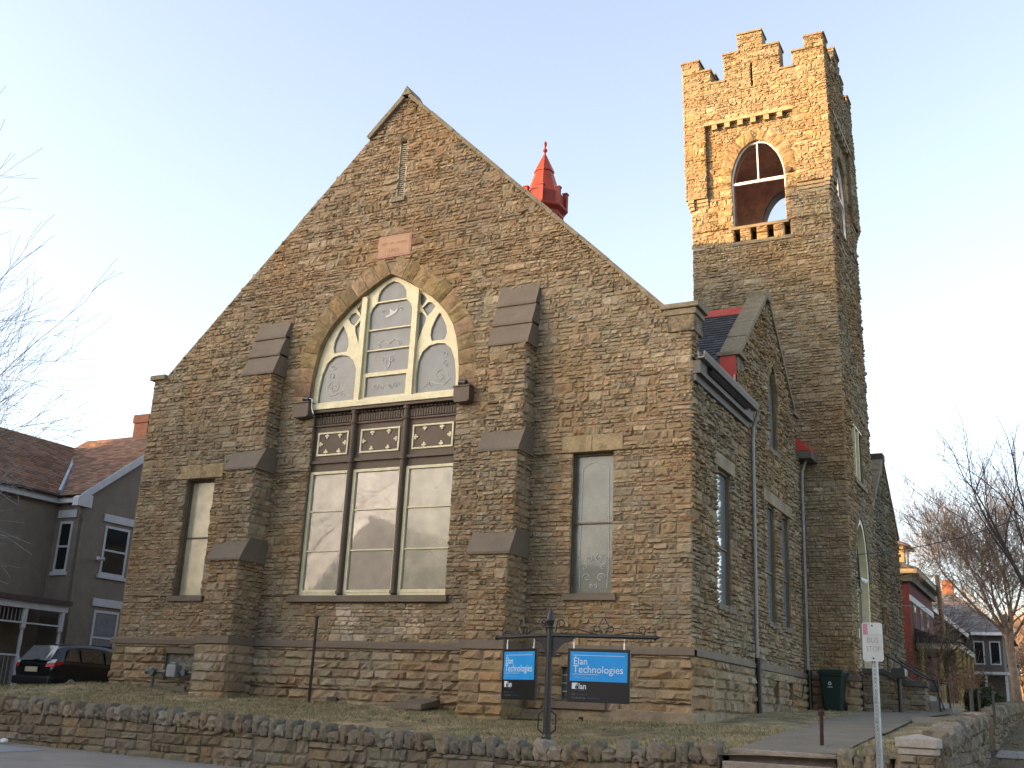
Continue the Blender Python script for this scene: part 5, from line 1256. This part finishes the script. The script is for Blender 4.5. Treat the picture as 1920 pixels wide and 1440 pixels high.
# ================================================================== TREES
def tree_mesh(seed, height=11, spread=.55, trunk_r=.22, fork=.3, depth=6, twig=.008, limbs=6, droop=0.0, start=None):
    rng = random.Random(seed); segs = []
    def grow(p, d, L, r, lv):
        n = 4 if lv < 3 else 3; pts = [p]; rad = [r]; q = p.copy(); dd = d.copy()
        for i in range(n):
            dd = (dd+Vector((rng.gauss(0,.11),rng.gauss(0,.11),rng.gauss(.04-droop,.08)))*(1 if lv else .35)).normalized()
            q = q+dd*(L/n); pts.append(q.copy()); rad.append(max(twig, r*(1-.45*(i+1)/n)))
        segs.append((pts, rad, lv))
        if lv >= depth: return
        kids = limbs if lv == 0 else rng.choice((3,4,4) if lv < 3 else (3,3,4))
        for k in range(kids):
            f = rng.uniform(fork,1.0) if lv == 0 else rng.uniform(.25,1.0)
            j = min(n-1, int(f*n)); t = f*n-j; bp_ = pts[j].lerp(pts[j+1], min(1,t))
            ax = dd.orthogonal().normalized(); ax = Matrix.Rotation(rng.uniform(0,2*math.pi) if lv else 2*math.pi*k/kids+rng.uniform(-.4,.4),3,dd)@ax
            an = rng.uniform(.35,.85) if lv else rng.uniform(.35,spread+.3)
            nd = (Matrix.Rotation(an,3,ax)@dd).normalized()
            rr = max(twig, (rad[j]*(1-t)+rad[j+1]*t)*rng.uniform(.45,.68))
            grow(bp_, nd, L*rng.uniform(.55,.80), rr, lv+1)
        if lv and lv < depth: grow(pts[-1], dd, L*.7, rad[-1], lv+1)
    grow(Vector((0,0,0)), Vector((0,0,1)), height*.42, trunk_r, 0)
    return segs
def tree(name, seed, loc, label, m, group=None, cat='tree', scale=1, **kw):
    segs = tree_mesh(seed, **kw); t = empty(name, loc, label, cat, group)
    a = MB(); b = MB()
    for pts, rad, lv in segs:
        P = [(p.x*scale+loc[0], p.y*scale+loc[1], p.z*scale+loc[2]) for p in pts]
        (a if lv == 0 else b).tube(P, [r*scale for r in rad], 10 if lv == 0 else (6 if lv == 1 else (4 if lv == 2 else 3)), cap=lv < 2)
    a.build('trunk', m, t, smooth=True); b.build('crown', m, t); return t
BARK = mat('grey_bark', (.13,.105,.085), .95, .25, 5, .02, 14)
BARK2 = mat('brown_bark', (.26,.19,.14), .95, .25, 5, .02, 14)
BARK3 = mat('dark_bark', (.085,.068,.056), .95, .25, 5, .02, 14)
GT = 'bare winter trees'
tree('bare_tree', 3, (-3.9,-7.0,-1.0), 'bare street tree at the left edge whose twigs reach over the grey house', mat('sky_washed_bark', (.26,.26,.26), .95, .2, 5), GT, height=13.5, limbs=9, fork=.28, depth=5, twig=.0045, trunk_r=.13, spread=.65)  # bark colour paled to imitate twigs washed out by the bright sky
tree('bare_tree', 12, (19.4,34,1.1), 'tall spreading bare tree beside the side sidewalk, glowing orange in low sun', BARK2, GT, height=10.0, limbs=8, fork=.5, depth=6, twig=.006, trunk_r=.22, spread=.55)
tree('bare_tree', 5, (21.0,25,.75), 'dark thick-trunked bare tree at the right edge of the view', BARK3, GT, height=11, limbs=4, fork=.93, depth=4, twig=.006, trunk_r=.28, spread=.08)
tree('bare_tree', 8, (16.6,29,1.0), 'small dense bare ornamental tree in front of the red brick house', mat('olive_bark', (.085,.07,.045), .95, .2, 5), GT, height=4.0, limbs=7, fork=.2, depth=4, twig=.010, trunk_r=.1, spread=1.0, droop=.05)
tree('bare_tree', 21, (11.8,48,1.0), 'bare tree standing behind the rear gable of the church', BARK, GT, height=13, limbs=7, fork=.3, depth=5, twig=.006, trunk_r=.12)
for i,(x,y,s,h,l) in enumerate(((14.5,72,31,9.5,'distant bare tree behind the grey house chimney'),(17.5,80,32,9,'distant bare tree right of the grey house roof'),(20.5,88,33,10,'distant bare tree seen through the tall orange tree'),(23,70,34,8.5,'distant bare tree at the far right edge'))):
    tree('bare_tree', s, (x,y,1.6), l, BARK2, GT, height=h, limbs=8, fork=.15, depth=5, twig=.02, trunk_r=.22, spread=.9)
tree('bare_shrub', 41, (18.2,24,.8), 'tan twiggy leafless shrub by the far side wall', mat('tan_twigs', (.24,.14,.08), .95, .2, 5), None, 'shrub', height=2.3, limbs=14, fork=.02, depth=3, twig=.006, trunk_r=.04, spread=1.1)
# evergreen shrub
ev = empty('evergreen_shrub', (19.2,17.5,.65), 'small rounded dark evergreen shrub by the side wall', 'shrub')
mb = MB(); vs = []; rng = np.random.default_rng(5); N_ = 5000
dv = rng.normal(0,1,(N_,3)); dv /= np.linalg.norm(dv,axis=1)[:,None]; rr = rng.uniform(.45,1,(N_,1))**.5*(1+.18*np.sin(dv[:,:1]*7)*np.cos(dv[:,1:2]*6))
ctrs = dv*rr*np.array((.62,.62,.42))+np.array((19.2,17.5,1.0)); ctrs = ctrs[ctrs[:,2] > .66]
n_ = len(ctrs); a_ = rng.normal(0,.022,(n_,3)); b_ = rng.normal(0,.035,(n_,3)); V = np.stack([ctrs-a_,ctrs+a_,ctrs+b_],1).reshape(-1,3)
mb.np.append((np.vstack([V]), np.arange(n_*3).reshape(-1,3), np.ones((n_*3,3))))
MBt = mb; me = bpy.data.meshes.new('foliage'); me.from_pydata(V.tolist(), [], np.arange(n_*3).reshape(-1,3).tolist()); me.materials.append(mat('evergreen_leaf', (.035,.045,.015), .8, .3, 5)); me.update(); o = bpy.data.objects.new('foliage', me); link(o, ev)
MB().tube([(19.2,17.5,.55),(19.2,17.5,1.0)], .04, 6).build('stem', BARK3, ev)

# ================================================================== HOUSES DOWN THE SIDE STREET
rh = empty('red_brick_house', (10,41,1), 'red painted brick house with wide eaves, yellow dormer and porch behind the church', 'house')
RB = mat('red_painted_brick', (.105,.024,.02), .85, .12, 3, .006, 25); YT = mat('yellow_trim', (.30,.22,.09), .7, .1, 4); RS = mat('dark_shingle', (.06,.055,.055), .9, .2, 5)
MB().box((5,36.5,0),(14.75,46,7.5)).build('wall', RB, rh)
mb = MB(); mb.box((4.5,36.0,7.45),(15.25,46.5,7.68)); mb.build('cornice', mat('pale_cornice', (.30,.27,.18), .7), rh); mb = MB(); mb.box((4.8,36.3,7.1),(14.95,46.2,7.448)); mb.build('frieze', mat('green_grey_frieze', (.10,.10,.08)), rh)
mb = MB(); mb.add([(4.4,35.9,7.69),(15.3,35.9,7.69),(15.3,46.6,7.69),(4.4,46.6,7.69),(9,41.2,9.9),(10.6,41.2,9.9)],[(0,1,5,4),(1,2,5),(2,3,4,5),(3,0,4),(3,2,1,0)]); mb.build('roof', RS, rh)
mb = MB(); mb.box((12.6,37.2,7.7),(14.5,39.2,9.0)); dm = mb.build('dormer', YT, rh); mb = MB(); mb.box((13.0,37.17,8.1),(13.5,37.2,8.8)); mb.box((14.5,37.7,8.1),(14.53,38.2,8.8)); mb.build('pane', G_DARK, dm)
mb = MB(); mb.add([(12.3,36.9,9.0),(14.85,36.9,9.0),(14.85,39.5,9.0),(12.3,39.5,9.0),(13.5,38.2,9.75)],[(0,1,4),(1,2,4),(2,3,4),(3,0,4),(3,2,1,0)]); mb.build('dormer_roof', RS, dm)
FQ = Face((14.75,36.5,0),(0,1,0),(1,0,0))
mb = MB(); fbox(mb,FQ,0,9.5,6.15,6.45,.05,-.02); mb.build('stone_band', HW, rh)
for a in (1.0,3.6,6.2): mb = MB(); fbox(mb,FQ,a,a+1.0,4.3,6.1,.03,-.02); w = mb.build('window', mat('tan_trim', (.25,.2,.13)), rh); mb = MB(); fbox(mb,FQ,a+.1,a+.9,4.4,6.0,.035,.03); mb.build('pane', G_DARK, w)
mb = MB(); mb.box((14.8,37.6,3.9),(16.9,45,4.2)); mb.box((14.8,37.6,.9),(16.9,45,1.35)); pr2 = mb.build('porch', mat('pale_porch_trim', (.33,.30,.24)), rh)
mb = MB(); mb.prism([(14.76,4.21),(17.0,4.21),(14.76,4.9)], lambda a,z,y: np.array((a,y,z)), 37.5, 45.1); mb.build('porch_roof', RS, pr2)
for x,y in ((15.0,37.8),(15.9,37.8),(16.7,37.8),(16.7,40),(16.7,42.4),(16.7,44.8)): mb = MB(); mb.lathe((x,y,1.35), [(.16,0),(.13,.2),(.13,2.4),(.17,2.55)], 8); mb.build('porch_column', YT, pr2)
mb = MB(); fbox(mb,FQ,2.2,3.2,1.4,3.6,.05,-.02); mb.build('door', HW, rh)
gh = empty('grey_house', (12.5,60,1.5), 'weathered grey house with long shingled roof, pale fascia and brick chimney down the street', 'house')
GW = mat('weathered_grey_siding', (.11,.095,.08), .9, .15, 4)
MB().box((8.0,52.6,1.0),(17.9,63.5,6.0)).build('wall', GW, gh)
MB().box((10.6,50.5,1.0),(15.75,52.59,5.7)).build('wall', GW, gh)
mb = MB(); mb.prism([(10.6,5.7),(15.75,5.7),(13.2,7.9)], lambda a,z,y: np.array((a,y,z)), 50.5, 50.8); mb.build('gable_wall', mat('dark_gable_shingle', (.07,.065,.06), .9, .15, 4), gh)
s4 = math.hypot(2.9,2.5)
GRS = (.125,.118,.112)
slates('roof', (16.1,50.1,5.55), (0,1,0), (-2.9/s4,0,2.5/s4), 6, s4, gh, w=.5, h=.3, base=GRS); slates('roof', (10.3,50.1,5.55), (0,1,0), (2.9/s4,0,2.5/s4), 6, s4, gh, w=.5, h=.3, base=GRS)
s5 = math.hypot(5.8,3.1)
slates('roof', (7.6,52.2,5.9), (1,0,0), (0,5.8/s5,3.1/s5), 10.7, s5, gh, w=.5, h=.3, base=GRS, clip=lambda u,v: u < 10.7-3.6*v/s5)
mb = MB(); mb.add([(7.6,52.2,5.88),(18.3,52.2,5.88),(18.3,63.9,5.88),(7.6,63.9,5.88),(9,58,8.97),(14.7,58,8.97)],[(0,1,5,4),(1,2,5),(2,3,4,5),(3,0,4),(3,2,1,0)]); mb.build('roof', mat('grey_roof_deck', (.11,.105,.10), .9, .2, 5), gh)
mb = MB(); mb.prism([(16.25,5.35),(16.25,5.62),(13.2,8.25),(10.15,5.62),(10.15,5.35),(13.2,7.95)], lambda a,z,y: np.array((a,y,z)), 49.95, 50.12); mb.build('fascia', WHITE, gh)
mb = MB(); mb.box((16.2,52.1,5.72),(18.35,52.2,5.9)); mb.build('fascia', WHITE, gh)
mb = MB(); mb.box((14.15,57.7,8.5),(14.85,58.3,9.75)); mb.build('chimney', mat('orange_brick_chimney', (.28,.11,.06), .9, .15, 5), gh)
FG = Face((15.9,52.6,0),(1,0,0),(0,-1,0))
for a,z in ((.35,4.0),(1.25,4.0),(.35,1.7)):
    mb = MB(); fbox(mb,FG,a,a+.62,z,z+1.4,.05,-.02); w = mb.build('window', HW, gh); mb = MB(); fbox(mb,FG,a+.08,a+.54,z+.08,z+1.32,.06,.05); mb.build('pane', G_DARK, w)
mb = MB(); fbox(mb,Face((10.6,50.5,0),(1,0,0),(0,-1,0)),4.95,5.15,1.0,5.3,.05,-.02); mb.build('corner_board', HW, gh)
mb = MB(); mb.box((15.7,50.7,3.35),(18.2,52.58,3.5)); pg = mb.build('porch_roof', HW, gh)
for x in (15.85,16.9,18.0): mb = MB(); mb.box((x,50.8,1.2),(x+.13,50.93,3.35)); mb.build('porch_post', HW, pg)

# utility pole, overhead wires
up_ = empty('utility_pole', (15.6,43,1.3), 'leaning wooden utility pole catching orange sunlight in front of the grey house', 'pole')
MB().tube([(15.75,43,1.0),(15.42,43,8.2)], [.16,.12], 10).build('shaft', mat('pole_wood', (.26,.17,.10), .9, .2, 6), up_)
def wire(P0, P1, sag, label, r=.008):
    P0, P1 = np.array(P0,float), np.array(P1,float)
    o = MB().tube([P0+(P1-P0)*t-np.array((0,0,sag*4*t*(1-t))) for t in np.linspace(0,1,25)], r, 4).build('overhead_wire', IRON)
    tag(o, label, 'wire', 'overhead wires')
wire((15.42,10.05,4.62), (26.0,16,9.6), 1.15, 'upper overhead wire rising from the church corner to the right', .014)
wire((16.4,15.6,3.9), (24.5,40,6.9), .5, 'lower overhead wire crossing in front of the rear gable', .012)
wire((15.5,43,7.7), (26,41,7.6), .5, 'distant overhead wire running right from the leaning pole', .014)
sg_ = empty('street_name_sign', (19.1,40,1.2), 'small green street name sign on a thin pole far down the side street', 'sign')
MB().tube([(18.9,46,1.2),(18.9,46,3.7)], .035, 6).build('pole', STEEL, sg_); MB().box((18.4,45.96,3.52),(19.0,46.0,3.68)).build('blade', mat('sign_green', (.01,.10,.06), .5), sg_)
# scrap of litter on the front sidewalk
lt_ = MB(); rocks(lt_, [((2.55,-4.98,stf(2.5,-5)+.06),(.06,.05,.035),.3)]); o = lt_.build('litter', WHITE); tag(o, 'small white scrap of litter on the front sidewalk by the wall', 'litter')

# ================================================================== ACROSS THE FRONT STREET (behind and left of the camera)
OB = mat('old_red_brick', (.20,.085,.055), .9, .15, 2, .005, 20)
def block(name, x0,y0,x1,y1,h,roof,label, base=-1.3, m=OB, gable=None, rz=0):
    t = empty(name, ((x0+x1)/2,(y0+y1)/2,base), label, 'building'); 
    MB().box((x0,y0,base-1),(x1,y1,h)).build('wall', m, t)
    if gable:
        if gable == 'y': MB().prism([(x0-.3,h),(x1+.3,h),((x0+x1)/2,h+roof)], lambda a,z,y: np.array((a,y,z)), y0-.3, y1+.3).build('roof', RS, t)
        else: MB().prism([(y0-.3,h),(y1+.3,h),((y0+y1)/2,h+roof)], lambda a,z,x: np.array((x,a,z)), x0-.3, x1+.3).build('roof', RS, t)
    else: MB().box((x0-.25,y0-.25,h),(x1+.25,y1+.25,h+.4)).build('cornice', COPE, t)
    n = max(2,int((x1-x0)/3)); wm = MB(); pm = MB(); F = Face((x0,y1,0),(1,0,0),(0,1,0))
    for i in range(n):
        for k in range(int((h-base)/3.3)): a = (x1-x0)*(i+.5)/n; z = base+1+k*3.3; fbox(wm,F,a-.6,a+.6,z,z+1.9,.04,-.02); fbox(pm,F,a-.5,a+.5,z+.1,z+1.8,.05,.041)
    w = wm.build('window', HW, t); pm.build('pane', G_DARK, w); return t
block('offscreen_house', -13.8,-36,-7.2,-26,5.6,3.9,'gabled brick house across the front street', gable='y')
block('offscreen_house', -4,-38,9,-27,5.8,2.2,'wide brick house across the front street, opposite the church', gable='x')
block('offscreen_house', 13,-40,23,-29,7.5,3.2,'brick house across the front street behind the viewpoint', gable='x')
# unseen blocks added and sized to keep the low sun off the walls
def q2w(q, D): return (-.622*q-.783*D, .783*q-.622*D)
SHADE = []
def shade_block(name, q0, q1, D, h, depth, label):
    t = empty(name, (*q2w((q0+q1)/2, D), -1), label, 'building')
    c = [q2w(q0,D),q2w(q1,D),q2w(q1,D+depth),q2w(q0,D+depth)]
    MB().add([(x,y,-2) for x,y in c]+[(x,y,h) for x,y in c],[(0,1,2,3),(7,6,5,4),(0,4,5,1),(1,5,6,2),(2,6,7,3),(3,7,4,0)]).build('wall', OB, t)
    U = np.array(c[1])-np.array(c[0]); L = np.linalg.norm(U); U /= L; F = Face((*c[0],0),(U[0],U[1],0),(.783,.622,0)); wm = MB(); pm = MB()
    for i in range(int(L/3.2)):
        for k in range(int(h/3.6)): a = 1.6+i*3.2; z = .5+k*3.6; fbox(wm,F,a-.6,a+.6,z,z+2.1,.04,-.02); fbox(pm,F,a-.5,a+.5,z+.1,z+2.0,.05,.041)
    w = wm.build('window', HW, t); pm.build('pane', G_DARK, w)
TE = math.tan(SUN_EL)
D0 = 55; hh = lambda z, s: z+(D0+s)*TE
shade_block('tall_sun_block', -11.5, -1.25, D0, hh(16.5,16), 14, 'unseen tall brick block added to the west to shade the church front and tower edge')
shade_block('offscreen_house', -34, -10.9, D0-9, 6.6, 10, 'unseen low brick block added to the south-west to shade the lawn and street corner')
shade_block('long_sun_block', -1.25, 17, D0, hh(14.35,16), 14, 'unseen long brick block added to the west to shade the lower tower')
shade_block('offscreen_house', 17.5, 60, D0, hh(4.6,30), 10, 'unseen low brick block added to the north-west to shade the side street')

# ================================================================== GRASS
rng = np.random.default_rng(3); NB = 90000
gx_ = rng.uniform(-9,20.1,NB); gy_ = np.where(rng.random(NB) < .8, rng.uniform(-4.45,-.12,NB), rng.uniform(-.1,16,NB))
keep = ((gy_ < -.12)|(gx_ > 15.5)|(gx_ < -.15)) & ~((gx_ > 17.28)&(gx_ < 18.88)&(gy_<10.5)) & ~((gy_ > 10.5)&(gx_ > 16)) & ~((gx_ > 18.8)&(gy_>3.4)&(gy_<5.4)) & ~((gx_ < -2.6)&(gy_ > 1.4))
keep &= ~(((gx_ > 3.5)&(gx_ < 4.6)|(gx_ > 10.7)&(gx_ < 11.75))&(gy_ > -1.1))
# thin and worn in places
worn = np.sin(gx_*1.3+gy_*.8)+np.sin(gx_*.45-gy_*2.1)+rng.normal(0,.6,NB); keep &= worn > -1.1
gx_, gy_, worn = gx_[keep], gy_[keep], worn[keep]; n = len(gx_); gz = lawn_noise(gx_,gy_)-.005
th = rng.uniform(0,2*np.pi,n); ln = rng.uniform(.025,.07,n)*(1+.25*np.clip(worn,-1,1)); wd = rng.uniform(.004,.009,n); lean_ = rng.uniform(.01,.06,n)
B = np.c_[gx_,gy_,gz]; dx = np.c_[np.cos(th)*wd,np.sin(th)*wd,np.zeros(n)]; tip = B+np.c_[-np.sin(th)*lean_,np.cos(th)*lean_,ln]
V = np.stack([B-dx,B+dx,tip],1).reshape(-1,3)
pal = np.array([(.18,.18,.075),(.25,.22,.115),(.33,.265,.155),(.14,.155,.06),(.29,.21,.125)]); ci = rng.choice(5,n,p=[.27,.25,.2,.18,.1])
mb = MB(); mb.np.append((V, np.arange(n*3).reshape(-1,3), np.repeat(pal[ci]*rng.uniform(.7,1.2,(n,1)),3,0)))
og = mb.build('grass', mat('grass_blades', (1,1,1), .8, .05, 3, attr=True)); tag(og, 'short winter grass, part green and part straw-coloured, on the lawn', 'grass', kind='stuff')
# fallen leaves on the verge and lawn
rng = np.random.default_rng(9); n = 2600; lx_ = np.where(rng.random(n) < .55, rng.uniform(20.35,21.55,n), rng.uniform(-5,20,n)); ly_ = np.where(lx_ > 20.3, rng.uniform(-4,30,n), rng.uniform(-4.3,-.2,n))
lz_ = np.where(lx_ > 20.3, street_z(lx_,ly_)+.02, lawn_noise(lx_,ly_)+.02); c = np.c_[lx_,ly_,lz_]
a = rng.normal(0,.022,(n,3))*np.array((1,1,.35)); b = rng.normal(0,.022,(n,3))*np.array((1,1,.35))
V = np.stack([c-a,c-b,c+a,c+b],1).reshape(-1,3); mb = MB(); mb.np.append((V, np.arange(n*4).reshape(-1,4), np.repeat(np.array([(.20,.11,.05),(.14,.08,.04),(.26,.17,.09)])[rng.integers(0,3,n)],4,0)))
ol = mb.build('fallen_leaves', mat('dry_leaf', (1,1,1), .9, .1, 5, attr=True)); tag(ol, 'scattered dry brown leaves on the lawn and verge', 'leaves', kind='stuff')
